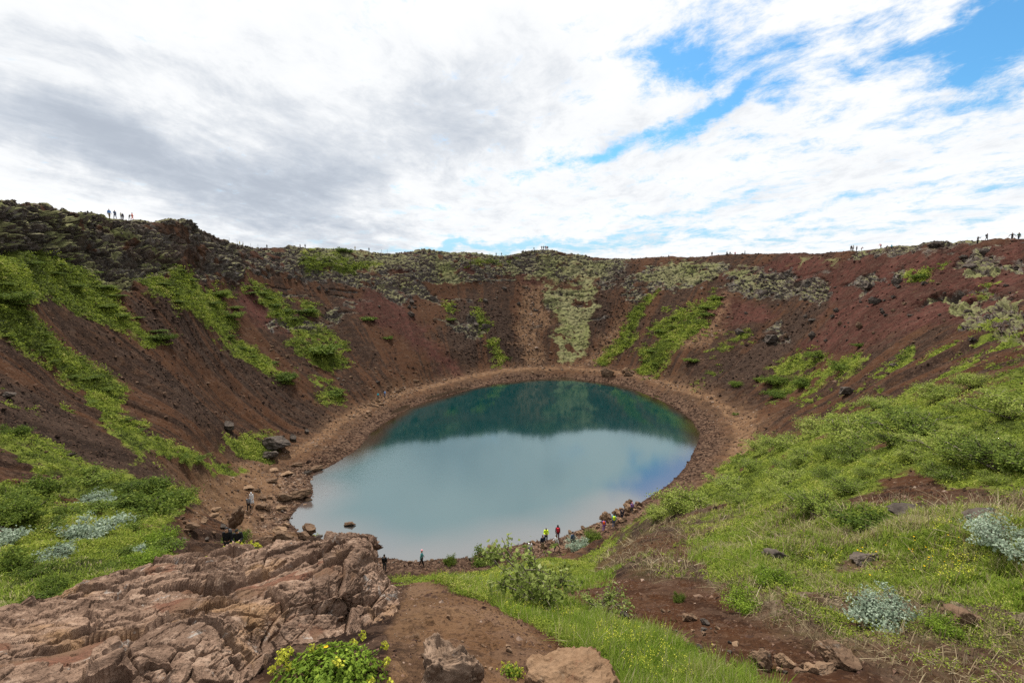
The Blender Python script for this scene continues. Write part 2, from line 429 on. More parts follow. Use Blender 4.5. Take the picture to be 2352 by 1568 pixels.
# rock
for poly in [
 [(-40,450),(345,500),(430,495),(550,555),(570,600),(540,640),(480,645),(440,605),(330,625),(300,660),(240,640),(190,605),(80,580),(-40,600)],
 [(545,565),(760,560),(900,570),(1000,565),(1060,570),(1260,560),(1400,585),(1480,585),(1410,655),(1380,640),(1250,640),(1130,640),(1000,640),(900,665),(800,650),(700,640),(620,640),(560,625)],
 [(1415,695),(1440,640),(1560,600),(1750,615),(1830,630),(1920,655),(1915,675),(1880,705),(1800,690),(1700,670),(1600,660),(1500,665),(1450,700)],
 [(610,745),(640,725),(730,730),(800,700),(815,715),(730,755),(620,758)],
 [(2190,605),(2215,580),(2270,562),(2292,590),(2285,622),(2205,625)],[(2290,600),(2352,590),(2352,630),(2320,620)],
 [(2100,705),(2200,650),(2260,660),(2352,690),(2352,800),(2270,770),(2200,720),(2170,690)],
 [(1960,655),(1990,635),(2025,642),(2030,665),(1980,678)],[(2040,640),(2070,620),(2085,640),(2060,655)],
 [(1945,575),(2040,555),(2180,545),(2260,548),(2352,546),(2352,560),(2200,575),(2100,582),(1960,592)],
 [(1830,680),(1880,650),(1920,660),(1880,690)], [(1730,770),(1790,750),(1810,780),(1760,790)],
 [(840,640),(950,640),(1000,680),(960,690),(860,670)], [(1000,735),(1090,720),(1115,760),(1060,770)]]:
    paint('rock', poly, soft=9)
brk = fbm(P3/[11, 11, 5], 4, .6, 64)+.5*fbm(P3/2.6, 2, .6, 65)
M['rock'] *= np.where((RR > 118) | (PX > 1400), smooth(-.42, -.02, brk), smooth(-.75, -.35, brk))
# thin ledges of old flows that crop out below the rim
_rim = KR[:, NK-1]; _dist = (_rim[:, None]-Rg).ravel()
led = np.abs(fbm(np.column_stack([P3[:, 0]*.012, P3[:, 1]*.012, P3[:, 2]*.16+1.5*fbm(P3/40, 2, .5, 67)]), 2, .5, 68))
M['rock'] = np.maximum(M['rock'], .9*smooth(.09, .03, led)*smooth(-.15, .25, fbm(P3/14, 3, .6, 69))*(_dist > 4)*smooth(62, 40, _dist)*(RR > 142)*VIS)
# lichen-pale moss
for poly in [
 [(1250,662),(1300,668),(1365,648),(1362,720),(1350,790),(1320,830),(1295,830),(1285,780),(1275,720)],
 [(1300,600),(1400,600),(1390,640),(1310,650)], [(1240,575),(1290,590),(1285,650),(1225,650),(1240,620)],
 [(990,585),(1050,590),(1060,640),(1010,640)], [(700,575),(860,580),(880,610),(760,620)], [(1150,605),(1190,600),(1195,635),(1155,640)],
 [(1480,640),(1560,605),(1640,610),(1660,640),(1560,655)], [(1660,640),(1720,615),(1790,640),(1760,665)], [(1820,600),(1870,592),(1840,615)], [(1890,600),(1930,590),(1915,612)]]:
    paint('lichen', poly, .95 if poly[0][0] == 1250 else .55, soft=16)
M['lichen'] *= smooth(-.55, -.05, fbm(P3/[6, 6, 6], 4, .65, 66))
M['lichen'] = np.maximum(M['lichen'], M['rock']*np.where(RR < 128, .85, .12)*smooth(-.25, .35, fbm(P3/[5, 5, 3], 4, .6, 61)))
# red scree
for poly in [
 [(790,700),(850,650),(920,665),(965,740),(1005,800),(1060,862),(1030,868),(960,800),(890,765),(830,735)],
 [(545,640),(600,680),(680,730),(760,770),(740,780),(660,760),(590,740),(550,700)],
 [(560,560),(680,600),(640,620),(570,590)], [(890,585),(990,590),(1010,640),(930,640)], [(1060,590),(1230,600),(1250,650),(1170,640),(1060,630)],
 [(1200,620),(1260,600),(1255,650),(1215,680)],
 [(1650,640),(1800,590),(2000,590),(2352,552),(2352,720),(2100,760),(1950,810),(1850,800),(1920,720),(1900,650)],
 [(1600,690),(1700,680),(1780,720),(1700,750),(1640,740)]]:
    paint('red', poly, soft=14)
# tan, trodden or weathered soil
for poly in [
 [(1185,740),(1205,660),(1245,660),(1258,760),(1240,838),(1205,838)], [(1330,838),(1400,760),(1440,700),(1420,780),(1370,840)],
 [(1540,800),(1600,760),(1690,670),(1670,720),(1610,800)], [(1600,1140),(1650,1080),(1700,1000),(1690,930),(1740,950),(1720,1040),(1640,1110)],
 [(880,1288),(1100,1278),(1180,1262),(1290,1232),(1380,1198),(1450,1168),(1480,1170),(1420,1215),(1350,1240),(1330,1262),(1240,1282),(1180,1276),(1100,1288),(900,1300)],
 [(560,1100),(700,1080),(720,1110),(700,1150),(670,1200),(700,1240),(640,1260),(560,1240),(520,1180),(470,1180),(400,1260),(440,1180)]]:
    paint('tan', poly, soft=14)
M['tan'] = np.maximum(M['tan'], (.45*smooth(15, 10, SD+2*WX/30)*smooth(2.5, 5, SD)+.6*smooth(2.2, .8, np.abs(SD-8.5+WX/25)))*(RR > 50))
M['tan'] = np.maximum(M['tan'], .8*poly_mask([(930,1340),(1010,1345),(1110,1380),(1190,1435),(1260,1490),(1340,1700),(870,1700),(900,1450)], soft=14))
M['stone'] = smooth(6, 2.5, SD)*smooth(-2, .2, SD)
# near-black cinders and smooth dark scree
for poly in [
 [(290,655),(390,690),(480,770),(600,850),(720,930),(790,975),(720,1000),(640,950),(520,870),(400,790),(310,710)],
 [(0,860),(110,900),(230,990),(330,1060),(440,1130),(320,1080),(190,1050),(60,1060),(0,1040)],
 [(300,800),(420,880),(560,980),(640,1030),(560,1010),(420,950),(330,870)],
 [(1040,690),(1130,690),(1200,760),(1200,830),(1060,835),(1000,760)], [(1370,690),(1400,680),(1440,620),(1470,610),(1430,720),(1380,800)],
 [(1500,760),(1600,690),(1570,760),(1500,830)], [(1700,790),(1800,740),(1900,690),(1860,760),(1760,820)], [(1560,880),(1720,800),(1850,800),(1740,860),(1640,900)]]:
    paint('dark', poly, soft=16)
# green
GREEN = {
 'left_upper': [(-40,590),(80,573),(190,600),(255,640),(285,690),(315,720),(395,780),(405,797),(345,795),(310,750),(240,735),(160,705),(110,690),(60,700),(-40,700)],
 'left_strip': [(-40,690),(40,690),(90,740),(140,800),(230,865),(270,900),(290,950),(340,990),(420,1020),(490,1060),(562,1088),(540,1112),(440,1085),(350,1045),(290,1015),(225,950),(165,890),(100,845),(40,800),(-40,770)],
 'slope_tongue': [(325,625),(400,608),(440,612),(480,650),(545,690),(558,735),(535,765),(595,805),(650,840),(690,885),(640,885),(590,845),(535,822),(525,785),(455,745),(390,695),(335,660)],
 'slope_tongue2': [(545,628),(590,660),(640,690),(700,700),(730,735),(700,745),(640,735),(580,690),(540,650)],
 'slope_low': [(670,765),(700,750),(760,750),(790,790),(800,830),(770,845),(700,825),(670,795)],
 'left_edge': [(-40,985),(80,980),(110,1010),(60,1022),(-40,1020)],
 'left_hollow': [(-40,1100),(120,1108),(190,1058),(260,1065),(330,1100),(430,1118),(458,1150),(400,1182),(395,1250),(385,1300),(330,1330),(250,1360),(-40,1450)],
 'lake_left': [(512,1015),(560,985),(620,1000),(645,1050),(610,1075),(560,1052),(520,1042)],
 'lake_left2': [(740,890),(790,880),(800,925),(760,920)],
 'far_strip': [(1095,680),(1125,745),(1165,825),(1140,838),(1115,780),(1090,720)],
 'far_strip1': [(1010,690),(1035,680),(1045,720),(1020,715)],
 'far_strip2': [(1375,840),(1395,790),(1440,735),(1480,680),(1512,668),(1485,730),(1430,800),(1400,845)],
 'far_strip3': [(1450,862),(1475,805),(1510,750),(1560,715),(1655,675),(1658,700),(1620,755),(1570,790),(1535,825),(1520,858),(1490,865)],
 'right_bar': [(1720,895),(1790,840),(1880,803),(1915,798),(1885,830),(1800,872)],
 'right_bar2': [(1755,908),(1830,870),(1900,832),(1985,795),(1980,842),(1900,872),(1830,908),(1780,922)],
 'right_dash': [(1585,885),(1640,850),(1650,860),(1600,890)], 'right_dash2': [(1640,810),(1700,770),(1715,775),(1660,815)],
 'right_tuft': [(2070,650),(2080,625),(2130,615),(2135,635),(2085,660)], 'right_tuft2': [(2150,605),(2180,595),(2170,612)],
 'right_tuft3': [(2230,665),(2290,640),(2280,660),(2240,675)],
 'ridge_green': [(700,580),(770,585),(830,600),(880,605),(800,630),(700,625)], 'ridge_green2': [(1080,600),(1190,590),(1170,600),(1090,610)],
 'right_scrub': [(1440,1255),(1478,1185),(1525,1128),(1650,1110),(1640,1090),(1720,1035),(1800,1010),(1900,960),(1990,930),(2060,910),(2210,890),(2290,850),(2400,815),(2900,640),(2900,1180),(2400,1120),(2300,1130),(2100,1090),(1950,1140),(1850,1170),(1700,1180),(1560,1190),(1450,1215)],
 'meadow': [(1560,1270),(1700,1190),(1850,1170),(2000,1190),(2200,1180),(2400,1190),(2900,1220),(2900,1500),(2400,1420),(2250,1380),(2130,1390),(1950,1370),(1850,1400),(1750,1380),(1700,1330),(1620,1330)],
 'strip': [(885,1290),(960,1296),(1080,1310),(1190,1320),(1310,1390),(1430,1440),(1520,1478),(1610,1520),(1720,1590),(1850,1720),(1420,1720),(1390,1570),(1330,1520),(1280,1475),(1190,1430),(1110,1375),(1020,1345),(900,1325)],
 'below_bush': [(900,1304),(1100,1292),(1180,1282),(1240,1296),(1330,1290),(1395,1250),(1440,1240),(1400,1330),(1300,1355),(1180,1335)],
}
for k, p in GREEN.items(): paint('veg', p, soft=9 if k in ('strip', 'below_bush') else 30)
M['veg'] = np.maximum(M['veg'], .75*poly_mask([(1430,1225),(1560,1190),(1720,1185),(1740,1340),(1640,1350),(1560,1285),(1440,1300)], soft=24)*smooth(-.2, .2, fbm(P3/1.6, 3, .6, 63)))
M['veg'] = np.maximum(M['veg'], .6*poly_mask([(1750,1380),(2000,1400),(2400,1400),(2400,1560),(2100,1560),(1850,1470)], soft=24)*smooth(0, .35, fbm(P3/.8, 3, .6, 62)))
# scattered small green on the slopes
spots = smooth(.14, .32, fbm(P3/[3.0, 3.0, 3.0], 3, .6, 71))*smooth(-.35, .2, fbm(P3/25, 2, .5, 74))
zone = np.maximum.reduce([poly_mask(p, soft=60) for p in (
 [(0,850),(300,850),(560,980),(620,1080),(480,1150),(330,1110),(0,1120)], [(640,830),(960,800),(1020,870),(820,950)], [(1650,980),(1850,820),(2352,700),(2352,880),(2000,940),(1700,1040)], [(1440,760),(1560,700),(1700,760),(1600,840)])])
M['veg'] = np.maximum(M['veg'], spots*zone*.9)
# the green breaks up into clumps, more so at its edges
gap = fbm(P3/[1.9, 1.9, 1.9], 4, .6, 77)*.6+fbm(P3/7, 3, .6, 78)*.6
M['veg'] *= np.where(RR > 14, smooth(-.30, .06, gap+.75*(M['veg']-.6)), 1)
# dry heath: brown-grey dead grass and twigs
for poly in [[(1560,1190),(1850,1170),(2000,1190),(2352,1130),(2900,1200),(2900,1720),(2250,1720),(1900,1500),(1700,1420),(1600,1330),(1380,1300),(1440,1230)]]:
    paint('heath', poly, soft=25)
M['heath'] *= 1-.6*poly_mask([(1420,1225),(1560,1185),(1740,1185),(1760,1340),(1640,1350),(1560,1290),(1430,1300)], soft=24)
# bare earth showing through
bare = [[(1380,1300),(1440,1252),(1530,1222),(1590,1250),(1625,1340),(1700,1400),(1900,1480),(2100,1600),(2200,1720),(1850,1720),(1690,1578),(1560,1490),(1450,1430),(1390,1360)],
        [(1880,1330),(1960,1270),(2040,1255),(2060,1285),(1960,1310)], [(2160,1400),(2230,1390),(2290,1440),(2250,1450),(2180,1440)], [(1440,1240),(1560,1200),(1600,1190),(1500,1270)],
        [(1930,1160),(2000,1130),(2080,1120),(2000,1180)], [(2100,1170),(2220,1140),(2352,1150),(2300,1180),(2150,1190)], [(1900,1480),(2000,1440),(2352,1500),(2352,1568),(2300,1720),(1900,1620)]]
for i_, p in enumerate(bare):
    erase('veg', p, .9, soft=20); erase('heath', p, .7, soft=20)
# unseen near ground: carry the cover on behind the lips
hid = (~VIS) & (RR < 60) & (RR > 7) & front
M['veg'][hid] = np.maximum(M['veg'], .55)[hid]
erase('veg', [(870,1278),(1000,1286),(1180,1258),(1340,1236),(1400,1200),(1425,1212),(1350,1272),(1240,1292),(1100,1310),(900,1322)], 1.0, soft=8, rmin=20)
M['veg'] *= smooth(3.5, 7, SD)
for k in ('veg', 'rock', 'lichen', 'heath'): M[k] *= smooth(.5, 2.5, SD)
erase('veg', [(930,1340),(1010,1345),(1110,1380),(1190,1435),(1260,1490),(1310,1568),(870,1568),(900,1450)], 1.0, soft=6, wobble=.4)

# ------------------------------------------------------------------ relief
def normals(z):
    P = np.stack([X.reshape(nc, nr), Y.reshape(nc, nr), z.reshape(nc, nr)], -1)
    du = np.gradient(P, axis=0); dvv = np.gradient(P, axis=1)
    n = np.cross(dvv, du); n /= np.linalg.norm(n, axis=-1, keepdims=True)+1e-12
    n[n[..., 2] < 0] *= -1
    return n.reshape(-1, 3)
NRM = normals(Zs)
dry = smooth(.2, 3.0, SD)
amp = np.zeros(len(X))
disp = np.zeros(len(X))
pxs = RR/455.0                                   # metres per rendered pixel
ang = np.arctan2(X-LC[0], Y-LC[1]); rad = np.hypot(X-LC[0], Y-LC[1])
# gullies that run down the slope
gl = fbm(np.column_stack([ang*22, rad*.018, 0*ang]), 3, .6, 81)
wall = smooth(6, 18, SD)*(RR > 25)
Zs2 = Zs + (gl*.8+.22*fbm(np.column_stack([ang*75, rad*.03, 0*ang]), 3, .6, 83))*wall
wl = 16.0
for o in range(11):
    n = vnoise(P3/wl, 90+o)
    fade = smooth(1.2, 3.0, wl/pxs)*smooth(.9, .35, wl/np.maximum(RR, 1.5))
    rough = .026 + .03*M['veg'] + .045*M['heath'] + .03*M['stone'] + .05*M['rock']
    disp += n*wl*rough*fade*(np.where(RR < 62, .45, 1) if wl > 2.5 else 1)
    wl /= 1.9
# broken lava: terraces and blocks
rk = M['rock']
k = rk > .02
if k.any():
    Pk = P3[k]; big = np.minimum(1.0, RR[k]/120)
    st = fbm(Pk/[6, 6, 1.5], 4, .55, 121)
    f1 = facets(Pk/[4.2, 4.2, 2.0], 3); f2 = facets(Pk/[1.7, 1.7, 1.0], 5); f3 = facets(Pk/[.8, .8, .5], 6)
    def blk(f, e): return f[3]*1.5+(f[2]-.5)*.7-.9*smooth(e, 0, f[1]-f[0])
    ledge = fbm(np.column_stack([Pk[:, 0]*.02, Pk[:, 1]*.02, Pk[:, 2]*.42]), 3, .6, 126)
    dd = np.maximum(st, -.3)*1.3 + ledge*1.6 + blk(f1, .22)*1.7 + blk(f2, .2)*.75*smooth(.6, 1.6, 1.7/pxs[k]) + blk(f3, .2)*.35*smooth(.8, 2, .8/pxs[k])
    disp[k] += rk[k]*dd*.75*(.45+.55*big)*np.where(RR[k] > 128, .62, 1)
k = M['lichen']*(1-M['rock']) > .05
f4 = cells(P3[k]/[1.5, 1.5, 1.2], 7); disp[k] += M['lichen'][k]*(.45*smooth(.75, .15, f4[0])+.3*fbm(P3[k]/.9, 3, .6, 136))
# trodden stones of the near path
k = (RR < 9) & front
if k.any():
    Pk = P3[k]; c1 = cells(Pk/[.05, .05, .05], 9); c2 = cells(Pk/[.14, .14, .14], 10)
    pe = smooth(.42, .1, c1[0])*(c1[2] > .5)*.012+smooth(.4, .1, c2[0])*(c2[2] > .8)*.035
    pe += .035*fbm(Pk/.5, 4, .6, 133)+.016*fbm(Pk/.11, 3, .6, 134)
    disp[k] += pe*(1-.6*M['veg'][k])
k = (M['heath'] > .05) & (RR < 30)
hb = fbm(P3[k]/.75, 5, .6, 131, ridge=True)
disp[k] += np.maximum(M['heath'][k], 0)*np.clip(hb, -.7, .7)*.24*np.minimum(1, RR[k]/6)
disp *= dry*smooth(.5, 1.5, RR)
keep = np.where((RR.reshape(nc, nr) >= KR[:, NK-1:NK]-2), .35, 1.0).ravel()
P3[:, 2] = Zs2
P3 += NRM*(disp*keep)[:, None]
# skyline crags
idx = np.arange(nc*nr).reshape(nc, nr)
quads = np.stack([idx[:-1, :-1], idx[1:, :-1], idx[1:, 1:], idx[:-1, 1:]], -1).reshape(-1, 4)[:, ::-1]
A1 = np.column_stack([M['veg'], M['lichen'], M['rock'], M['red']]); A2 = np.column_stack([M['tan'], M['dark'], M['heath'], M['stone']])
me = np_mesh('crater_terrain', P3, quads, True, {'cover_a': A1, 'cover_b': A2, 'shore': SD.astype(np.float32), 'streak': (fbm(np.column_stack([ang*46, rad*.03, 0*ang]), 4, .65, 86)*.55+.5+.45*fbm(np.column_stack([ang*11, rad*.012, 0*ang]), 2, .5, 88)).astype(np.float32)})
terrain = tag(link('crater_terrain', me), kind='structure')
VIS2 = visibility(P3[:, 2]) & front
PX2, PY2 = pix(P3)
# nearest terrain vertex under a pixel or a place
_vi = np.nonzero(VIS2 & (PX2 > -200) & (PX2 < 2560) & (PY2 > 380) & (PY2 < 1640))[0]
_cell = {}
for _a, _b in zip(_vi, zip((PX2[_vi]//8).astype(int), (PY2[_vi]//8).astype(int))): _cell.setdefault(_b, []).append(_a)
def ground(px, py):
    """terrain point seen at a pixel"""
    best = None
    for rad_ in (1, 3, 8):
        L = []
        for i in range(int(px//8)-rad_, int(px//8)+rad_+1):
            for j in range(int(py//8)-rad_, int(py//8)+rad_+1): L += _cell.get((i, j), [])
        if L:
            L = np.array(L); d = (PX2[L]-px)**2+(PY2[L]-py)**2
            return P3[L[d.argmin()]].copy()
    raise ValueError((px, py))
def col_height(x, y):
    """height of the finished terrain below a place"""
    ph = math.atan2(x, y); r = math.hypot(x, y)
    c = int(np.clip(np.searchsorted(phis, ph), 1, nc-1))
    c = c if abs(phis[c]-ph) < abs(phis[c-1]-ph) else c-1
    q = int(np.clip(np.searchsorted(Rg[c], r), 1, nr-1))
    z0, z1 = P3[c*nr+q-1, 2], P3[c*nr+q, 2]; t = (r-Rg[c, q-1])/max(Rg[c, q]-Rg[c, q-1], 1e-6)
    return float(z0+(z1-z0)*np.clip(t, 0, 1))
# ------------------------------------------------------------------ ground material
def mat_new(name):
    m = bpy.data.materials.new(name); m.use_nodes = True; nt = m.node_tree; nt.nodes.clear()
    out = nt.nodes.new('ShaderNodeOutputMaterial'); b = nt.nodes.new('ShaderNodeBsdfPrincipled')
    nt.links.new(b.outputs[0], out.inputs[0])
    return m, G(nt), b, out
def set_bump(g, b, h, strength=.5, dist=.1):
    n = g.new('ShaderNodeBump'); n.inputs['Strength'].default_value = strength
    g.put(n.inputs['Distance'], dist); g.put(n.inputs['Height'], h)
    g.nt.links.new(n.outputs[0], b.inputs['Normal'])
def ground_material():
    m, g, b, out = mat_new('crater_ground'); nt = g.nt
    p = g.pos()
    a = g.new('ShaderNodeAttribute', attribute_name='cover_a'); c = g.new('ShaderNodeAttribute', attribute_name='cover_b')
    def rgba(n):
        s = g.new('ShaderNodeSeparateColor'); nt.links.new(n.outputs['Color'], s.inputs[0])
        return [S(nt, s.outputs[i]) for i in range(3)]+[S(nt, n.outputs['Alpha'])]
    veg, lich, rock, red = rgba(a); tan, dark, heath, stone = rgba(c)
    sd = g.attr('shore')
    nb = g.noise(p, .07, 5, .6); nm = g.noise(p, .6, 6, .65); nf = g.noise(p, 4.5, 6, .7); ng = g.noise(p, 26, 5, .7)
    v1 = g.voro(p, 2.2); vc = g.voro(p, 2.2, out=1)
    geo = g.new('ShaderNodeNewGeometry'); nz = g.xyz(S(nt, geo.outputs['Normal']))[2]
    st = g.attr('streak'); vs = g.voro(p, 1.05, out=1); gs = g.xyz(vs)[1]; v4 = g.xyz(g.voro(p, 5.5, out=1))[0]; v20 = g.xyz(g.voro(p, 34.0, out=1))[0]
    soil = g.mix((st+(nb-.5)*.6).step(.40, .58), (.094, .042, .022), (.032, .020, .016))
    soil = g.mix(nm.step(.46, .72)*.8, soil, (.125, .062, .033))
    soil = g.mix(red*.9, soil, g.mix((nm*.6+st*.4).step(.4, .62), (.060, .021, .019), (.130, .046, .038)))
    soil = g.mix(dark*(st+.35).step(.5, .85), soil, g.mix((nm*.5+st*.5).step(.36, .62), (.024, .019, .018), (.055, .037, .029)))
    tanc = g.mix(nm.step(.4, .7), (.165, .092, .049), (.26, .158, .09))
    soil = g.mix(tan*(nb*.6+st*.4+.2).step(.25, .55)*.95, soil, tanc)
    soil = g.mix(gs.step(.78, .95)*.25, soil, (.17, .115, .085))
    soil = g.mix(gs.step(.25, .05)*.45, soil, (.030, .020, .017))
    soil = g.mix(nf.step(.56, .70)*.45, soil, (.215, .150, .110))
    soil = g.mix((1.0-nf).step(.55, .70)*.6, soil, (.028, .018, .015))
    soil = g.mix(v4.step(.75, .95)*.4, soil, (.185, .115, .08))
    soil = g.mix(v20.step(.74, .95)*.45, soil, (.19, .112, .070))
    soil = g.mix(v20.step(.30, .05)*.5, soil, (.045, .026, .020))
    gr = g.xyz(S(nt, vc.k))[0]
    soil = g.mix(stone*.75, soil, g.mix(gr.step(.2, .9), (.060, .035, .026), (.24, .15, .10)))
    soil = g.scale_col(soil, tan*.16+.56)
    wet = (sd-.15).step(1.0, -.2)
    soil = g.mix(wet*.7, soil, (.035, .020, .015))
    lava = g.mix(nm.step(.35, .66), (.034, .028, .025), (.105, .082, .066))
    lava = g.mix(nf.step(.54, .66)*.6, lava, (.32, .31, .29))
    lava = g.mix(gs.step(.78, .92)*.4, lava, (.22, .20, .18))
    lava = g.mix(nb.step(.52, .66)*.35, lava, (.11, .065, .045))
    col = g.mix((rock+(nf-.5)*.5).step(.2, .6)*.95, soil, lava)
    moss = g.mix(nm.step(.35, .68), (.115, .108, .052), (.255, .245, .125))
    moss = g.mix((nb*.5+nm*.5).step(.46, .60)*.6, moss, (.095, .115, .026))
    mossy = (lich*1.35+(nf-.5)*.9+rock*(nz-.40)*1.1+rock*(nm-.5)*1.1).step(.22, .60)
    col = g.mix(mossy*(lich*.3+.68).min(.92), col, moss)
    dry = g.mix(nf.step(.35, .65), (.10, .075, .05), (.22, .18, .125))
    dry = g.mix(nm.step(.45, .58)*.85, dry, (.115, .140, .030))
    dry = g.mix((1.0-nm).step(.56, .66)*.8, dry, (.055, .032, .022))
    dry = g.mix(g.noise(p, 1.7, 5, .6).step(.62, .70)*.7, dry, (.13, .050, .024))
    col = g.mix(heath*(nm*.6+nf*.5+.15).step(.5, .8)*.85, col, dry)
    green = g.mix(nm.step(.35, .65), (.050, .066, .014), (.125, .145, .026))
    green = g.mix(nf.step(.55, .75)*.5, green, (.18, .17, .055))
    col = g.mix((veg*1.15+(nm-.5)*1.6+(nf-.5)*.7).step(.35, .8), col, green)
    g.put(b.inputs['Base Color'], col); b.inputs['Roughness'].default_value = .95
    b.inputs['Specular IOR Level'].default_value = .02
    h = nm*.5 + nf*.28 + ng*.05 + (1.0-v1)*stone*.35
    set_bump(g, b, h, .9, .45)
    return m
MAT_GROUND = ground_material(); terrain.data.materials.append(MAT_GROUND)
# ------------------------------------------------------------------ the lake
def lake():
    n = 120
    r = np.linspace(0, 1, n)**.7
    ring = LAKE[::2]; big = LC+(ring-LC)*1.10
    co = (LC+(big-LC)[None]*r[:, None, None]).reshape(-1, 2)
    m = len(ring); i = np.arange(n-1)[:, None]*m; j = np.arange(m)[None]
    q = np.stack([i+j, i+(j+1) % m, i+m+(j+1) % m, i+m+j], -1).reshape(-1, 4)
    a_, b_, c_ = co[q[500, 0]], co[q[500, 1]], co[q[500, 2]]
    if (b_-a_)[0]*(c_-a_)[1]-(b_-a_)[1]*(c_-a_)[0] < 0: q = q[:, ::-1]
    sd = -lake_sd(co)
    me = np_mesh('lake_water', np.column_stack([co, 0*sd]), q, True, {'depth': sd.astype(np.float32)})
    mt, g, b, out = mat_new('lake_water'); nt = g.nt
    nt.nodes.remove(b)
    d = g.attr('depth'); p = g.pos(); x, y, z = g.xyz(p)
    nz = g.noise(p, .05, 3, .5)
    south = y.step(98, 62)
    dd = (d+(nz-.5)*8.0)*(1.0-south*.5)
    body = g.mix(dd.step(.3, 4.5), g.mix(south, (.026, .015, .008), (.085, .062, .055)), (.002, .027, .028))
    body = g.mix(dd.step(3, 13), body, (.0, .025, .027))
    dif = g.new('ShaderNodeBsdfDiffuse'); g.put(dif.inputs[0], body)
    gl_ = g.new('ShaderNodeBsdfGlossy'); gl_.inputs['Roughness'].default_value = .055
    gl_.inputs[0].default_value = (.79, .96, 1.0, 1)
    fr = g.new('ShaderNodeFresnel'); fr.inputs[0].default_value = 3.25
    mx = g.new('ShaderNodeMixShader')
    nt.links.new(fr.outputs[0], mx.inputs[0]); nt.links.new(dif.outputs[0], mx.inputs[1]); nt.links.new(gl_.outputs[0], mx.inputs[2])
    w1 = g.noise(g.mapping(p, scale=(1, 1.7, 1), rot=(0, 0, .5)), 1.8, 4, .6, .4)
    w2 = g.noise(g.mapping(p, scale=(1, 2.2, 1), rot=(0, 0, .35)), 6.5, 2, .5, .2)
    calm = g.noise(p, .035, 3, .5).step(.35, .62)
    west = x.step(16, -24)*y.step(96, 66)
    amp = (west*.5+.10)*(calm*.7+.3)
    bn = g.new('ShaderNodeBump'); bn.inputs['Strength'].default_value = 1.0; bn.inputs['Distance'].default_value = .022
    g.put(bn.inputs['Height'], (w1*.7+w2*.5)*amp)
    nt.links.new(bn.outputs[0], gl_.inputs['Normal'])
    nt.links.new(mx.outputs[0], out.inputs[0])
    me.materials.append(mt)
    return tag(link('lake_water', me), kind='structure')
lake()
# ------------------------------------------------------------------ rock materials
def rock_material(name, a, b_, pale, pale_amt=.5, scale=1.0, bump=.6, red=0.0, strata=(1, 1, 1), dist=.08, world=True):
    m, g, b, out = mat_new(name)
    p = g.pos() if world else g.objc()
    q = g.mapping(p, scale=strata)
    n1 = g.noise(q, 1.6*scale, 6, .65, .3); n2 = g.noise(q, 7*scale, 7, .68, .2); n3 = g.noise(p, 32*scale, 5, .7); n4 = g.noise(p, 3.1*scale, 8, .72, .6)
    col = g.mix((n1*.6+n2*.4).step(.36, .64), a, b_)
    col = g.mix(n3.step(.55, .75)*.4, col, tuple(c*.45 for c in a))
    if red: col = g.mix((g.noise(p, 2.3*scale, 7, .7).step(.56, .66))*red, col, (.16, .045, .028))
    col = g.mix((n4+ (n3-.5)*.25).step(.60, .68)*pale_amt, col, pale)
    g.put(b.inputs['Base Color'], col); b.inputs['Roughness'].default_value = .93; b.inputs['Specular IOR Level'].default_value = .04
    set_bump(g, b, n1*.3+n2*.45+n3*.18, bump, dist/scale)
    return m
M_BROWN = rock_material('brown_lava', (.095, .058, .038), (.165, .108, .070), (.30, .27, .23), .45, 1.2)
M_TAN = rock_material('tan_stone', (.15, .093, .058), (.25, .165, .105), (.32, .27, .21), .3, 1.5)
M_DARK = rock_material('dark_lava', (.038, .031, .028), (.105, .085, .070), (.27, .26, .24), .7, 1.0)
def boulder_mesh(name, seed, sub=3, squash=(1, .8, .6), rough=.22, cut=6, strata=0.0, box=1.0):
    r = np.random.default_rng(seed)
    bm = bmesh.new(); bmesh.ops.create_icosphere(bm, subdivisions=sub, radius=1)
    v = np.array([x.co[:] for x in bm.verts]); f = np.array([[y.index for y in x.verts] for x in bm.faces]); bm.free()
    v = np.sign(v)*np.abs(v)**box
    for _ in range(cut):                                    # flat broken faces
        n = r.normal(size=3); n /= np.linalg.norm(n); d = r.uniform(.45, .8)
        s = v@n-d; v = v-np.where(s > 0, s, 0)[:, None]*n*.93
    v = v*(1+rough*fbm(v*1.3, 3, .5, seed)[:, None])
    if sub >= 3:
        v = v*(1+rough*.4*fbm(v*4.5, 3, .6, seed+5)[:, None])
        fc_ = facets(v*2.6, seed % 50); v = v*(1+rough*(.55*fc_[3]-.10*smooth(.1, 0, fc_[1]-fc_[0])))[:, None]
    if strata:
        t = v@np.array([.25, .15, 1.0])
        v[:, :2] *= (1+strata*np.sin(t*11+2*fbm(v*1.5, 2, .5, seed+9))[:, None]*.5+strata*fbm(np.column_stack([t*6, t*0, t*0]), 2, .5, seed)[:, None])
    v = v*np.array(squash)
    v[:, 2] -= v[:, 2].min()
    return np_mesh(name, v, f, False if sub < 5 else True)
BOULD = {}
def boulder_proto(mat, i):
    if (mat.name, i) not in BOULD:
        sq = [(1, .8, .62), (1, .7, .45), (1, .9, .8), (1, .65, .3), (.9, .8, 1.0), (1, .75, .22)][i % 6]
        me = boulder_mesh('boulder', 300+i*7, 4, sq, .34, 9); me.materials.append(mat); BOULD[(mat.name, i)] = me
    return BOULD[(mat.name, i)]
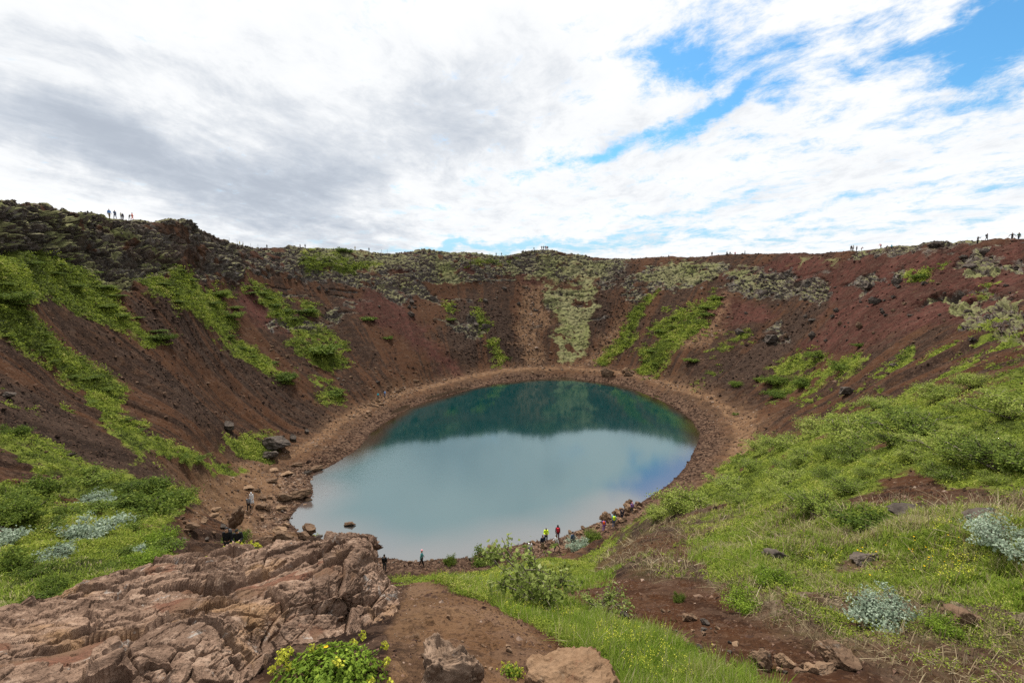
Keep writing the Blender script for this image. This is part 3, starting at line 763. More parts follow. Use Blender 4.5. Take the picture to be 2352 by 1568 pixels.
def rock(px, py, w, mat, label, group=None, name='boulder', i=None, tall=1.0, sink=.18, cat='rock', tilt=.0):
    """boulder w pixels wide whose foot is seen at (px, py)"""
    P = ground(px, py); zc = P[1]*CP-(P[2]-CAMZ)*SP; s = w*zc/F/2
    i = random.randrange(6) if i is None else i
    o = link(name, boulder_proto(mat, i))
    o.location = (P[0], P[1]+s*.4, P[2]-s*sink); o.scale = (s*random.uniform(.92, 1.08), s, s*tall)
    o.rotation_euler = (random.uniform(-.15, .15), random.uniform(-.15, .15)+tilt, random.uniform(-.5, .5))
    return tag(o, label, cat, group)
# named rocks about the lake
B, T, K_ = M_BROWN, M_TAN, M_DARK
for px, py, w, m, lab, kw in [
 (527,1215,46,B,'tall brown rock slab tilted on end beside the path left of the lake',dict(i=4,tall=1.35,tilt=.35)),
 (523,990,34,K_,'dark round boulder standing alone above the green tongue left of the lake',dict(i=2)),
 (622,1036,78,K_,'long dark lava boulder on the green bank left of the lake',dict(i=0,tall=.8)),
 (617,1053,46,K_,'dark flat rock just below the long dark lava boulder',dict(i=1)),
 (672,1012,22,K_,'small dark boulder at the top of the left beach',dict(i=2)),
 (703,994,14,K_,'little dark stone high on the left beach foot',dict(i=2)),
 (650,1092,46,T,'flat tan slab with a grey plant growing on it',dict(i=5)),
 (625,1082,30,T,'tan slab left of the slab with the grey plant',dict(i=5)),
 (676,1072,32,B,'brown slab right of the slab with the grey plant',dict(i=3)),
 (619,1108,30,B,'cracked brown slab sunk in the trodden soil',dict(i=3)),
 (565,1122,34,T,'long thin tan slab on the trodden soil above the white-clad walker',dict(i=5)),
 (586,1128,17,B,'brown stone right above the head of the white-clad walker',dict(i=1)),
 (601,1146,20,B,'brown rock right of the white-clad walker',dict(i=1)),
 (595,1170,24,B,'brown rock by the right foot of the walkers in white and grey',dict(i=0)),
 (614,1172,18,B,'upright brown rock beside the rock at the walkers feet',dict(i=4,tall=.7)),
 (638,1172,30,T,'flat tan rock halfway between the walkers and the water',dict(i=3)),
 (648,1152,34,B,'overhanging brown rock set back from the shore',dict(i=0)),
 (685,1145,52,B,'broad brown rock ledge at the left water edge',dict(i=1)),
 (706,1151,20,T,'pale tan stone lying at the tip of the rock ledge in the water',dict(i=3)),
 (698,1162,15,T,'small tan stone at the waterline below the rock ledge',dict(i=3)),
 (720,1082,40,B,'long low brown rock at the water edge below the left beach',dict(i=3)),
 (704,1088,20,K_,'dark stone at the left waterline under the long low rock',dict(i=1)),
 (490,1175,30,T,'rounded tan rock left of the tilted slab, upper one',dict(i=3)),
 (486,1188,28,T,'rounded tan rock left of the tilted slab, lower one',dict(i=3)),
 (467,1202,22,T,'stubby tan rock at the edge of the left thicket',dict(i=2)),
 (436,1220,34,B,'brown rock ringed with grass beside the left thicket',dict(i=0)),
 (512,1215,18,K_,'dark stone leaning on the foot of the tilted slab',dict(i=2)),
 (641,1248,46,B,'large brown boulder at the lower left of the lake, front one of three',dict(i=0)),
 (640,1226,40,T,'large tan boulder at the lower left of the lake, rear one of three',dict(i=1)),
 (608,1245,34,B,'brown boulder at the lower left of the lake, left one of three',dict(i=1)),
 (709,1226,38,B,'reddish brown boulder jutting into the water at the lower left shore',dict(i=2,tall=.9)),
 (692,1240,32,B,'brown boulder behind the one jutting into the water',dict(i=0)),
 (729,1236,24,K_,'low dark stone in the water beside the jutting boulder',dict(i=3)),
 (655,1194,18,B,'brown stone on the lower left shore above the three boulders',dict(i=1)),
 (654,1210,16,T,'tan stone on the lower left shore above the jutting boulder',dict(i=0)),
 (1396,864,32,B,'big brown boulder on the far beach, leftmost of the group',dict(i=2)),
 (1437,856,17,T,'tan boulder on the far beach above another boulder',dict(i=4,tall=.8)),
 (1442,864,20,B,'brown boulder on the far beach, lowest of the group',dict(i=0)),
 (1453,857,12,B,'small brown boulder on the far beach at the right end of the group',dict(i=2)),
 (2026,918,24,B,'square brown boulder on the red slope above the right scrub',dict(i=2)),
 (1951,905,34,K_,'jagged dark lava lump with green cushions on the right slope',dict(i=0)),
 (2056,842,26,K_,'dark lava lump lying alone midway up the right slope',dict(i=1)),
 (1865,779,20,K_,'mossy grey boulder standing alone on the dark right scree',dict(i=4)),
 (1778,788,40,K_,'dark lava outcrop low on the right wall above a green dash',dict(i=0)),
 (1700,768,22,K_,'dark lava knob left of the low outcrop on the right wall',dict(i=2)),
 (2065,652,24,K_,'round dark boulder beside the green tuft below the right rim',dict(i=2)),
 (1998,664,30,K_,'cluster-shaped dark lava boulder below the right rim',dict(i=0)),
 (1867,738,20,K_,'dark boulder on the brown scree under the right cliff band',dict(i=1)),
 (2013,698,26,K_,'dark boulder under the cluster-shaped boulder on the right slope',dict(i=2)),
 (2153,566,40,K_,'lava knob standing up on the skyline of the right rim',dict(i=1)),
 (2263,586,26,K_,'tall craggy lava block just under the right rim',dict(i=4,tall=.7)),
 (2238,614,42,K_,'wide dark lava ledge on the red slope under the right rim',dict(i=3)),
 (2215,594,24,K_,'small lava block left of the craggy block under the right rim',dict(i=1)),
 (945,697,17,K_,'dark boulder on the far left wall above the maroon scree, upper one',dict(i=2)),
 (943,727,19,K_,'dark boulder on the far left wall beside the maroon scree, lower one',dict(i=2)),
 (992,695,30,K_,'flat dark lava block on the far wall under the cliff band',dict(i=0)),
 (1095,752,20,K_,'dark boulder beside the thin green strip on the far wall',dict(i=2)),
 (1117,756,26,K_,'mossy lava block in the thin green strip on the far wall',dict(i=0)),
 (15,912,34,K_,'pale lichen-covered stone at the far left edge of the slope',dict(i=1)),
 (160,1048,22,K_,'grey stone alone on the dark cinders of the left slope',dict(i=1)),
 (803,1206,36,B,'flat brown rock lying in the lake like a small island',dict(i=5,sink=.1)),
 (1104,1275,16,B,'dark stone at the near water edge right of the woman in teal',dict(i=1)),
 (1128,1266,24,B,'brown boulder on the near shore left of the birch bush',dict(i=0)),
 (1060,1277,9,B,'tiny dark stone in the shallow water right of the woman in teal',dict(i=1)),
]: 
    if px == 803:
        dv = -(py-784)/F; Yw = -CAMZ*(CP+dv*SP)/(dv*CP-SP); P = at(px, py-3, Yw)
        o = link('island_rock', boulder_proto(m, 5)); o.location = (P[0], P[1], -.12); o.scale = (1.0, .45, 1.5); tag(o, lab, 'rock')
    else: rock(px, py, w, m, lab, **kw)
def scatter_rocks(poly, n, w, mats, label, group, seed, flat=(0, 1, 3, 5), name='shore_rock'):
    r = np.random.default_rng(seed); poly = np.array(poly, float); lo, hi = poly.min(0), poly.max(0); c = 0
    for _ in range(n*40):
        if c >= n: break
        q = r.uniform(lo, hi)
        if poly_sd(q[None], poly)[0] > 0: continue
        try: P = ground(*q)
        except ValueError: continue
        if abs(pix(P)[0]-q[0]) > 9: continue
        rock(q[0], q[1], float(w[0]*(w[1]/w[0])**(r.random()**1.8)), mats[r.integers(len(mats))], label, group, name, i=int(flat[r.integers(len(flat))]))
        c += 1
scatter_rocks([(795,945),(830,925),(900,900),(960,870),(985,880),(930,905),(880,935),(840,965),(800,975)], 75, (5, 15), [T, T, B], 'angular tan slab in the rubble on the left beach near the two people in blue', 'slabs of the left beach rubble', 1)
scatter_rocks([(640,840),(760,820),(960,850),(940,880),(820,900),(740,870)], 34, (5, 13), [T, B, B, K_], 'loose brown slab on the scree slope above the left beach rubble', 'slabs on the left scree', 2)
scatter_rocks([(1370,1200),(1385,1185),(1440,1165),(1475,1150),(1470,1172),(1430,1200),(1390,1215)], 26, (10, 26), [T, B], 'chunky brown boulder in the pile on the right near shore by the purple walker', 'boulder pile on the right near shore', 3, (0, 2, 4, 1))
scatter_rocks([(1150,1262),(1290,1232),(1370,1200),(1380,1212),(1300,1250),(1170,1275)], 26, (6, 15), [T, B], 'brown stone along the near water edge behind the birch bush', 'stones along the near water edge', 4, (0, 2, 1))
scatter_rocks([(880,1288),(1100,1278),(1150,1265),(1150,1276),(1090,1290),(900,1298)], 16, (6, 15), [B, K_], 'stone lying at the near water edge around the woman in teal', 'stones by the woman in teal', 5, (0, 2, 1))
scatter_rocks([(400,1190),(520,1120),(640,1110),(690,1170),(690,1240),(600,1262),(500,1240),(420,1250)], 46, (5, 17), [B, T, B, K_], 'brown rock strewn over the trodden ground left of the lake', 'rocks on the trodden ground', 6, (0, 1, 3, 2))
scatter_rocks([(1180,848),(1400,852),(1560,930),(1625,1000),(1600,1060),(1615,1000),(1540,930),(1380,868),(1180,862)], 40, (3, 8), [B, T], 'small stone on the dark shingle along the far shore', 'stones on the far shingle', 7, (0, 2, 1))
for px, py, w, m, lab, kw in [
 (1752,1535,58,B,'tall brown stone in the bottom right bank, left of the pale stone',dict(i=4,tall=.9)),(1806,1530,44,T,'pale stone in the bottom right bank between two brown stones',dict(i=2)),
 (1838,1545,30,B,'small dark brown stone in the bottom right bank, right of the pale stone',dict(i=1)),(1868,1550,38,T,'broad tan stone in the bottom right bank beside the small dark brown one',dict(i=0)),
 (1945,1530,90,B,'large mossy brown boulder in the bottom right bank under the silvery willow',dict(i=2)),(1905,1560,60,B,'brown stone at the bottom edge left of the mossy boulder',dict(i=1)),
 (2230,1440,90,B,'dark heather-topped lava hummock right of the yellow-green bush',dict(i=0)),(1990,1290,70,K_,'mossy lava block on the left edge of the meadow',dict(i=1)),(1790,1290,64,K_,'dark mossy lava block in the heath below the meadow',dict(i=0)),
 (1640,1265,50,K_,'lichen-spotted lava lump on the heath beside the bare earth',dict(i=3)),(2110,1180,120,K_,'dark lava ledge under the right scrub at the top of the meadow',dict(i=3)),(2290,1190,110,K_,'dark hollow-edged lava ledge at the right end of the meadow top',dict(i=3))]: rock(px, py, w, m, lab, sink=.5, **kw)
scatter_rocks([(1400,1420),(1560,1400),(1720,1480),(1900,1560),(1720,1560),(1560,1490)], 40, (8, 26), [B, B, T, K_], 'small brown stone on the bare earth bank at the lower right', 'stones of the bare earth bank', 11, (0, 1, 2, 3), 'stone')
scatter_rocks([(920,1420),(1040,1380),(1160,1440),(1230,1540),(1120,1540),(960,1540)], 16, (6, 16), [B, T], 'small stone lying on the red path between the outcrop and the grass', 'stones on the red path', 12, (0, 1, 2, 3), 'stone')
scatter_rocks([(560,760),(700,790),(720,850),(640,840)], 14, (6, 20), [T, B], 'reddish slab lying at the edge of the green tongue on the left slope', 'slabs beside the green tongue', 8, (3, 5, 1))
scatter_rocks([(1500,680),(1800,640),(2100,640),(2340,640),(2340,780),(2050,800),(1700,780)], 110, (4, 17), [K_, K_, B], 'dark lava block lodged in the right-hand slope', 'lava blocks on the right slope', 9, (0, 2, 4, 1), 'lava_block')
scatter_rocks([(560,610),(800,650),(1000,690),(1240,650),(1240,720),(1000,740),(800,690),(600,660)], 46, (5, 17), [K_, K_, B], 'dark lava block under the cliff band of the far wall', 'lava blocks on the far wall', 10, (0, 2, 4, 1), 'lava_block')
# ------------------------------------------------------------------ the big outcrop in the left foreground
ST = [
 [(-170,1760,1.5),(-170,1700,1.6),(-165,1650,1.75),(-160,1600,1.9),(-155,1520,2.4),(-150,1455,2.9)],
 [(60,1760,1.5),(50,1700,1.6),(40,1650,1.7),(30,1600,1.85),(15,1500,2.4),(0,1428,3.0)],
 [(260,1760,1.7),(250,1700,1.75),(230,1640,1.85),(210,1590,2.0),(160,1460,2.8),(122,1376,3.7)],
 [(440,1720,1.9),(420,1650,1.95),(370,1580,2.1),(345,1530,2.2),(290,1420,3.1),(262,1326,4.3)],
 [(540,1640,2.2),(520,1560,2.35),(490,1480,2.5),(470,1445,2.6),(425,1365,3.5),(402,1285,4.9)],
 [(640,1590,2.6),(615,1500,2.85),(560,1430,2.9),(545,1402,3.0),(515,1345,3.8),(500,1284,5.2)],
 [(740,1560,2.8),(725,1455,3.2),(670,1395,3.25),(655,1363,3.35),(628,1310,4.2),(620,1256,5.3)],
 [(825,1530,2.95),(830,1412,3.6),(790,1360,3.55),(765,1318,3.7),(745,1277,4.4),(735,1243,5.1)],
 [(862,1500,3.1),(872,1402,3.7),(845,1330,3.9),(825,1277,4.1),(812,1252,4.5),(800,1236,4.9)],
 [(885,1480,3.3),(914,1405,3.75),(893,1342,4.1),(852,1275,4.35),(842,1249,4.6),(836,1237,4.8)],
 [(895,1465,3.6),(914,1410,4.1),(897,1348,4.5),(860,1288,4.8),(846,1262,5.0),(838,1246,5.1)],
 [(885,1470,4.2),(890,1440,4.5),(880,1390,4.8),(856,1330,5.0),(844,1290,5.2),(834,1280,5.3)]]
def outcrop():
    A = np.array([[at(*p) for p in row] for row in ST])
    back = A[:, -1] + np.array([0, .22, -.5]); deep = A[:, -1]+np.array([0, .3, -1.6]); low = A[:, 0]+np.array([0, .1, -.7])
    A = np.concatenate([low[:, None], A, back[:, None], deep[:, None]], 1)
    def dense(B, n):
        """piecewise monotone cubic along axis 0"""
        B = np.asarray(B); k = len(B); t = np.arange(k, dtype=float)
        d = np.linalg.norm(np.diff(B, axis=0), axis=-1).reshape(k-1, -1).mean(1)
        t = np.concatenate([[0], np.cumsum(d+.02)]); q = np.linspace(0, t[-1], n)
        m = pchip_slopes(np.broadcast_to(t, B.shape[1:]+(k,)).copy(), np.moveaxis(B, 0, -1)); Bm = np.moveaxis(B, 0, -1)
        i = np.clip(np.searchsorted(t, q)-1, 0, k-2); h = t[i+1]-t[i]; u = (q-t[i])/h
        o = (2*u**3-3*u**2+1)*Bm[..., i]+(u**3-2*u**2+u)*h*m[..., i]+(-2*u**3+3*u**2)*Bm[..., i+1]+(u**3-u**2)*h*m[..., i+1]
        return np.moveaxis(o, -1, 0)
    nu, nv = 1000, 760
    G_ = dense(A, nu); G_ = np.moveaxis(dense(np.moveaxis(G_, 1, 0), nv), 0, 1)       # (nu, nv, 3)
    du = np.gradient(G_, axis=0); dv = np.gradient(G_, axis=1); n = np.cross(du, dv); n /= np.linalg.norm(n, axis=-1, keepdims=True)+1e-9
    if n[nu//2, nv//2, 2] < 0: n = -n
    e1 = A[8, 4]-A[3, 4]; e1 /= np.linalg.norm(e1); e3 = np.array([0, -.35, 1.0]); e2 = np.cross(e3, e1); e2 /= np.linalg.norm(e2); e3 = np.cross(e1, e2)
    Q = np.stack([G_@e1, G_@e2, G_@e3], -1).reshape(-1, 3)
    W = Q + .10*np.stack([fbm(Q*1.7, 3, .5, 401), fbm(Q*1.7, 3, .5, 411), fbm(Q*1.7, 3, .5, 421)], -1)
    d = .045*fbm(W*[1.3, 2.0, 2.4], 4, .55, 431)
    # broad plates of the bedding with sharp broken edges
    for fr, am, sd_ in ((1.9, .036, 433), (5.2, .010, 436)):
        ph = W[:, 1]*fr*.55+W[:, 2]*fr+.8*fbm(W*fr*[.30, .30, .30], 3, .55, sd_)
        fq = ph-np.floor(ph); cid = .5+.6*fbm(W*fr*[.5, .8, .8], 3, .55, sd_+1)
        d += am*(smooth(0, .26, fq)*(1-.8*fq)-.5)*(.2+1.2*cid)
    f1 = facets(Q*[1.7, 2.3, 2.6], 11); d += .22*f1[3]-.055*smooth(.045, 0, f1[1]-f1[0])
    f2 = facets(Q*[6.0, 8, 9], 12); d += .058*f2[3]-.014*smooth(.08, 0, f2[1]-f2[0])
    f3 = facets(W*[17, 22, 24], 13); d += .016*f3[3]*smooth(-.3, .2, fbm(W*2, 3, .5, 447))
    pits = fbm(Q*[16, 20, 20], 3, .6, 451); d += -.040*np.clip(pits-.10, 0, .5)-.006*np.abs(fbm(Q*40, 3, .6, 461))+.022*fbm(Q*9, 4, .65, 455)
    soil = smooth(.12, .45, fbm(Q*[1.3, 2.2, 2.2], 4, .6, 471))                       # soil fills some hollows
    top = smooth(.55, .8, n[..., 2].ravel())
    soil *= top; soil *= smooth(.02, -.03, d)*.8+.2
    d = d*(1-.75*soil)
    P = G_.reshape(-1, 3)+n.reshape(-1, 3)*d[:, None]
    idx = np.arange(nu*nv).reshape(nu, nv)
    q = np.stack([idx[:-1, :-1], idx[1:, :-1], idx[1:, 1:], idx[:-1, 1:]], -1).reshape(-1, 4)
    m, g, b, out = mat_new('weathered_outcrop'); p = g.pos()
    n1 = g.noise(p, 2.2, 6, .62, .3); n2 = g.noise(p, 9, 7, .68, .2); n3 = g.noise(p, 42, 5, .7); n4 = g.noise(p, 4.2, 9, .7, .8)
    so = g.attr('soil')
    col = g.mix((n1*.55+n2*.45).step(.38, .62), (.110, .070, .050), (.265, .175, .125))
    col = g.mix(n2.step(.52, .66)*.7, col, (.33, .235, .175))
    col = g.mix(n3.step(.50, .68)*.6, col, (.055, .034, .024))
    col = g.mix((n4+(n3-.5)*.12).step(.60, .655)*.75, col, (.34, .31, .28))
    col = g.mix(g.noise(p, 1.4, 5, .6).step(.56, .70)*.5, col, (.29, .17, .082))
    redc = g.mix(n3.step(.4, .65), (.085, .040, .027), (.175, .080, .052))
    col = g.mix((so+(n2-.5)*.5).step(.3, .6)*.9, col, g.mix(n1.step(.4, .62), (.135, .082, .052), redc))
    g.put(b.inputs['Base Color'], col); b.inputs['Roughness'].default_value = .95; b.inputs['Specular IOR Level'].default_value = .03
    set_bump(g, b, n2*.4+n3*.45+g.noise(p, 95, 3, .7)*.15, .9, .04)
    me = np_mesh('rock_outcrop', P, q, False, {'soil': soil.astype(np.float32)})
    return tag(link('rock_outcrop', me, m), 'long brown layered rock outcrop with red soil on top, filling the lower left', 'rock'), P, n.reshape(-1, 3)
OUTCROP, OUT_P, OUT_N = outcrop()
def big_boulder(name, px, py, Y, half, height, seed, mat, label, sq, strata, rot=0., tiltx=0., tilty=0., box=1.0):
    me = boulder_mesh(name, seed, 6, sq, .22, 5 if box == 1 else 2, strata, box)
    v = np.empty(len(me.vertices)*3, np.float32); me.vertices.foreach_get('co', v); v = v.reshape(-1, 3)
    r = np.linalg.norm(v, axis=1, keepdims=True)+1e-6
    v = v + (v/r)*(.05*fbm(v*[5, 5, 9], 4, .6, seed+20, ridge=True)+.03*fbm(v*18, 3, .6, seed+30))[:, None]
    me.vertices.foreach_set('co', v.ravel()); me.update(); me.materials.append(mat)
    o = link(name, me); P = at(px, py, Y); o.location = P; o.scale = (half, half, height); o.rotation_euler = (tiltx, tilty, rot)
    return tag(o, label, 'rock')
M_NEAR1 = rock_material('pillar_rock', (.125, .082, .056), (.26, .180, .128), (.33, .30, .27), .6, 5.0, .8, dist=.15)
M_NEAR2 = rock_material('tan_boulder_rock', (.15, .090, .052), (.235, .150, .092), (.28, .22, .16), .35, 4.0, .8, red=.25, dist=.15)
big_boulder('rock_pillar', 1020, 1690, 2.35, .165, .255, 501, M_NEAR1, 'knobbly grey-brown rock stump standing on the red path at the bottom edge', (1, .8, 1.15), .13, .25, .05, .10, .5)
big_boulder('tan_boulder', 1306, 1668, 2.35, .275, .30, 517, M_NEAR2, 'smooth tan boulder at the bottom edge between the red path and the grass', (1, .8, .8), .03, .15, 0, .16)
# loose stones too many to count: scree on the slopes and shingle on the shore
def stones_stuff():
    r = np.random.default_rng(77)
    w = (.10+.9*np.maximum(M['stone'], 0)+.35*M['dark']+.2*M['rock']+.35*M['tan'])*(1-.85*M['veg'])*(RR > 14)
    cand = np.nonzero(VIS2 & (SD > -.3) & (r.random(len(w)) < w*.21))[0]
    n = len(cand); s = RR[cand]/455*np.exp(r.normal(.12, .42, n))*.62; s = np.clip(s, .05, .75)
    pt = P3[cand]+np.column_stack([r.normal(0, .5, n)*s, r.normal(0, .5, n)*s, 0*s])
    octa = np.array([(1, 0, .1), (0, 1, .0), (-1, 0, .15), (0, -1, -.1), (.1, .1, .75), (-.1, 0, -.6)])
    tri = np.array([(0, 1, 4), (1, 2, 4), (2, 3, 4), (3, 0, 4), (1, 0, 5), (2, 1, 5), (3, 2, 5), (0, 3, 5)])
    v = octa[None]*(1+r.normal(0, .28, (n, 6, 3)))
    th = r.uniform(0, 6.283, n); c, s_ = np.cos(th), np.sin(th)
    vx = v[..., 0]*c[:, None]-v[..., 1]*s_[:, None]; vy = v[..., 0]*s_[:, None]+v[..., 1]*c[:, None]
    V = np.stack([vx, vy*.85, v[..., 2]*.8], -1)*s[:, None, None]+pt[:, None]
    Fc = (tri[None]+6*np.arange(n)[:, None, None]).reshape(-1, 3)
    t = np.repeat(np.clip(r.random(n)*.8+.25*M['tan'][cand]-.15*M['dark'][cand], 0, 1), 6); rd = np.repeat(M['red'][cand], 6); dk = np.repeat(M['rock'][cand], 6)
    m, g, b, out = mat_new('loose_stone'); tt = g.attr('tint')
    col = g.ramp(tt, [(0, (.025, .016, .013)), (.5, (.070, .042, .030)), (.8, (.15, .096, .066)), (1, (.27, .20, .155))])
    col = g.mix(g.attr('maroon')*.7, col, g.ramp(tt, [(0, (.05, .018, .016)), (1, (.15, .06, .05))]))
    col = g.mix(g.attr('lava')*.85, col, g.ramp(tt, [(0, (.028, .024, .022)), (.7, (.080, .068, .058)), (1, (.20, .18, .16))]))
    g.put(b.inputs['Base Color'], col); b.inputs['Roughness'].default_value = .95; b.inputs['Specular IOR Level'].default_value = .03
    me = np_mesh('scree_stones', V.reshape(-1, 3), Fc, False, {'tint': t, 'maroon': rd, 'lava': dk})
    tag(link('scree_stones', me, m), kind='stuff')
    print('stones', n)
stones_stuff()
# ------------------------------------------------------------------ plants
def leaves(C, s, aspect=.62, up=.5, seed=0, normal=None, nb=.8):
    """rhombic leaves centred on C"""
    r = np.random.default_rng(seed); n = len(C)
    N_ = r.normal(size=(n, 3)); N_ /= np.linalg.norm(N_, axis=1, keepdims=True)
    N_[:, 2] += up
    if normal is not None: N_ += normal*nb
    N_ /= np.linalg.norm(N_, axis=1, keepdims=True)+1e-9
    a = np.cross(N_, r.normal(size=(n, 3))); a /= np.linalg.norm(a, axis=1, keepdims=True)+1e-9
    b = np.cross(N_, a); s = np.broadcast_to(s, (n,))[:, None]
    cup = N_*s*.18
    V = np.stack([C-a*s+cup, C+b*s*aspect, C+a*s+cup, C-b*s*aspect], 1)
    return V.reshape(-1, 3), np.arange(4*n).reshape(n, 4)
def foliage_material(name, stops, obj_var=.25, trans=.35, rough=.6):
    m, g, b, out = mat_new(name); nt = g.nt
    t = g.attr('tint')
    if obj_var:
        oi = g.new('ShaderNodeObjectInfo'); t = t+(S(nt, oi.outputs['Random'])-.5)*obj_var
    col = g.ramp(t.clamp(), stops)
    g.put(b.inputs['Base Color'], col); b.inputs['Roughness'].default_value = rough; b.inputs['Specular IOR Level'].default_value = .04
    tr = g.new('ShaderNodeBsdfTranslucent'); g.put(tr.inputs[0], col)
    mx = g.new('ShaderNodeMixShader'); mx.inputs[0].default_value = trans
    nt.links.new(b.outputs[0], mx.inputs[1]); nt.links.new(tr.outputs[0], mx.inputs[2]); nt.links.new(mx.outputs[0], out.inputs[0])
    return m
M_GREEN = foliage_material('green_leaves', [(0, (.040, .066, .014)), (.35, (.085, .128, .022)), (.65, (.155, .205, .034)), (1, (.28, .33, .065))])
M_BIRCH = foliage_material('birch_leaves', [(0, (.065, .095, .022)), (.4, (.175, .235, .040)), (.75, (.315, .355, .080)), (1, (.47, .48, .18))], .5)
M_BIRCH2 = foliage_material('young_birch_leaves', [(0, (.09, .12, .03)), (.4, (.20, .25, .06)), (.75, (.34, .39, .12)), (1, (.58, .60, .32))], 0, .5)
M_WILLOW = foliage_material('grey_willow_leaves', [(0, (.14, .185, .13)), (.4, (.29, .36, .26)), (.8, (.45, .52, .41)), (1, (.58, .62, .53))], .12)
M_COVER = foliage_material('low_scrub_leaves', [(0, (.036, .044, .016)), (.25, (.080, .105, .022)), (.5, (.162, .212, .030)), (.75, (.28, .33, .046)), (1, (.40, .37, .12))], 0)
M_GRASS = foliage_material('grass_blades', [(0, (.080, .130, .018)), (.45, (.19, .285, .034)), (.75, (.28, .345, .060)), (.9, (.38, .36, .14)), (1, (.48, .41, .25))], 0, .4)
M_DRY = foliage_material('dry_grass_blades', [(0, (.085, .062, .038)), (.4, (.215, .165, .095)), (.75, (.37, .30, .185)), (1, (.50, .43, .30))], 0, .2)
M_LIME = foliage_material('lime_leaves', [(0, (.085, .140, .018)), (.5, (.19, .275, .034)), (1, (.36, .44, .065))], .2)
M_YELLOW = foliage_material('yellow_petals', [(0, (.62, .36, .01)), (1, (.85, .56, .02))], 0, .2)
M_FLOWERS = foliage_material('yellow_green_flowers', [(0, (.30, .33, .03)), (1, (.60, .58, .08))], 0, .2)
def _twig():
    m, g, b, out = mat_new('twig_bark'); n = g.noise(g.objc(), 20, 4)
    g.put(b.inputs['Base Color'], g.mix(n.step(.4, .6), (.075, .055, .042), (.20, .165, .135))); b.inputs['Roughness'].default_value = .9
    return m
M_TWIG = _twig()
def tubes(paths, sides=4):
    """tapered tubes: list of (points (k,3), radii (k,))"""
    V, Fc, o = [], [], 0
    for P, R in paths:
        P = np.asarray(P, float); k = len(P)
        t = np.gradient(P, axis=0); t /= np.linalg.norm(t, axis=1, keepdims=True)+1e-9
        a = np.cross(t, [.31, .17, .93]); a /= np.linalg.norm(a, axis=1, keepdims=True)+1e-9; b = np.cross(t, a)
        th = np.arange(sides)*2*math.pi/sides
        ring = P[:, None]+(a[:, None]*np.cos(th)[None, :, None]+b[:, None]*np.sin(th)[None, :, None])*np.asarray(R)[:, None, None]
        V.append(ring.reshape(-1, 3))
        i = np.arange(k-1)[:, None]*sides+o; j = np.arange(sides)[None]
        Fc.append(np.stack([i+j, i+(j+1) % sides, i+sides+(j+1) % sides, i+sides+j], -1).reshape(-1, 4)); o += k*sides
    return np.concatenate(V), np.concatenate(Fc)
def bush_meshes(name, seed, nleaf, leaf, h=1.0, w=1.0, stems=9, subs=5, thick=.022, aspect=.62, airy=.5, droop=.0, lean=(0, 0), seed_h=0):
    """one bush of radius w and height h: branch tubes and the leaves along them"""
    r = np.random.default_rng(seed); paths, tips = [], []
    for k in range(stems):
        az = 2*math.pi*(k+r.uniform(-.35, .35))/stems; out_ = w*r.uniform(.35, .95); top = h*r.uniform(.55, 1.0)*(1-.35*(out_/w)**2)*((1-.32*math.cos(az)) if seed_h else 1)
        n = 7; t = np.linspace(0, 1, n)
        P = np.column_stack([np.cos(az)*out_*t**.8+lean[0]*t, np.sin(az)*out_*t**.8+lean[1]*t, top*(t**(.75+.3*r.random()))])
        P[1:] += np.cumsum(r.normal(0, .028, (n-1, 3)), 0)
        paths.append((P, np.linspace(thick, thick*.25, n))); tips.append(P[3:])
        for _ in range(subs):
            i = r.integers(2, n-1); d = P[i]-P[i-1]; d = d/np.linalg.norm(d)+r.normal(0, .7, 3); d[2] = abs(d[2])*.7-droop*r.random(); d /= np.linalg.norm(d)
            L = .38*w*r.uniform(.5, 1.15); q = P[i]+d*L*np.linspace(0, 1, 5)[:, None]+np.cumsum(r.normal(0, .016, (5, 3)), 0)
            paths.append((q, np.linspace(thick*.4, thick*.14, 5))); tips.append(q[1:]); tips.append(q[2:])
    tips = np.concatenate(tips); c = tips[r.integers(len(tips), size=nleaf)]+r.normal(0, 1, (nleaf, 3))*[.085*w*airy*2, .085*w*airy*2, .07*h*airy*2]
    c[:, 2] = np.maximum(c[:, 2], .02*h)
    rad = c-np.array([0, 0, h*.3]); rad /= np.linalg.norm(rad, axis=1, keepdims=True)+1e-9
    V, Q = leaves(c, leaf*r.uniform(.65, 1.25, nleaf), aspect, .55, seed+1, rad, .5)
    clump = .5+.5*fbm(c*2.2/max(w, .3), 2, .5, seed)
    tint = np.repeat(np.clip(r.normal(.42, .17, nleaf)+.35*(clump-.5), 0, 1), 4)
    bv, bf = tubes(paths)
    return np_mesh(name+'_branches', bv, bf, True), np_mesh(name+'_leaves', V, Q, False, {'tint': tint})
BUSH = {}
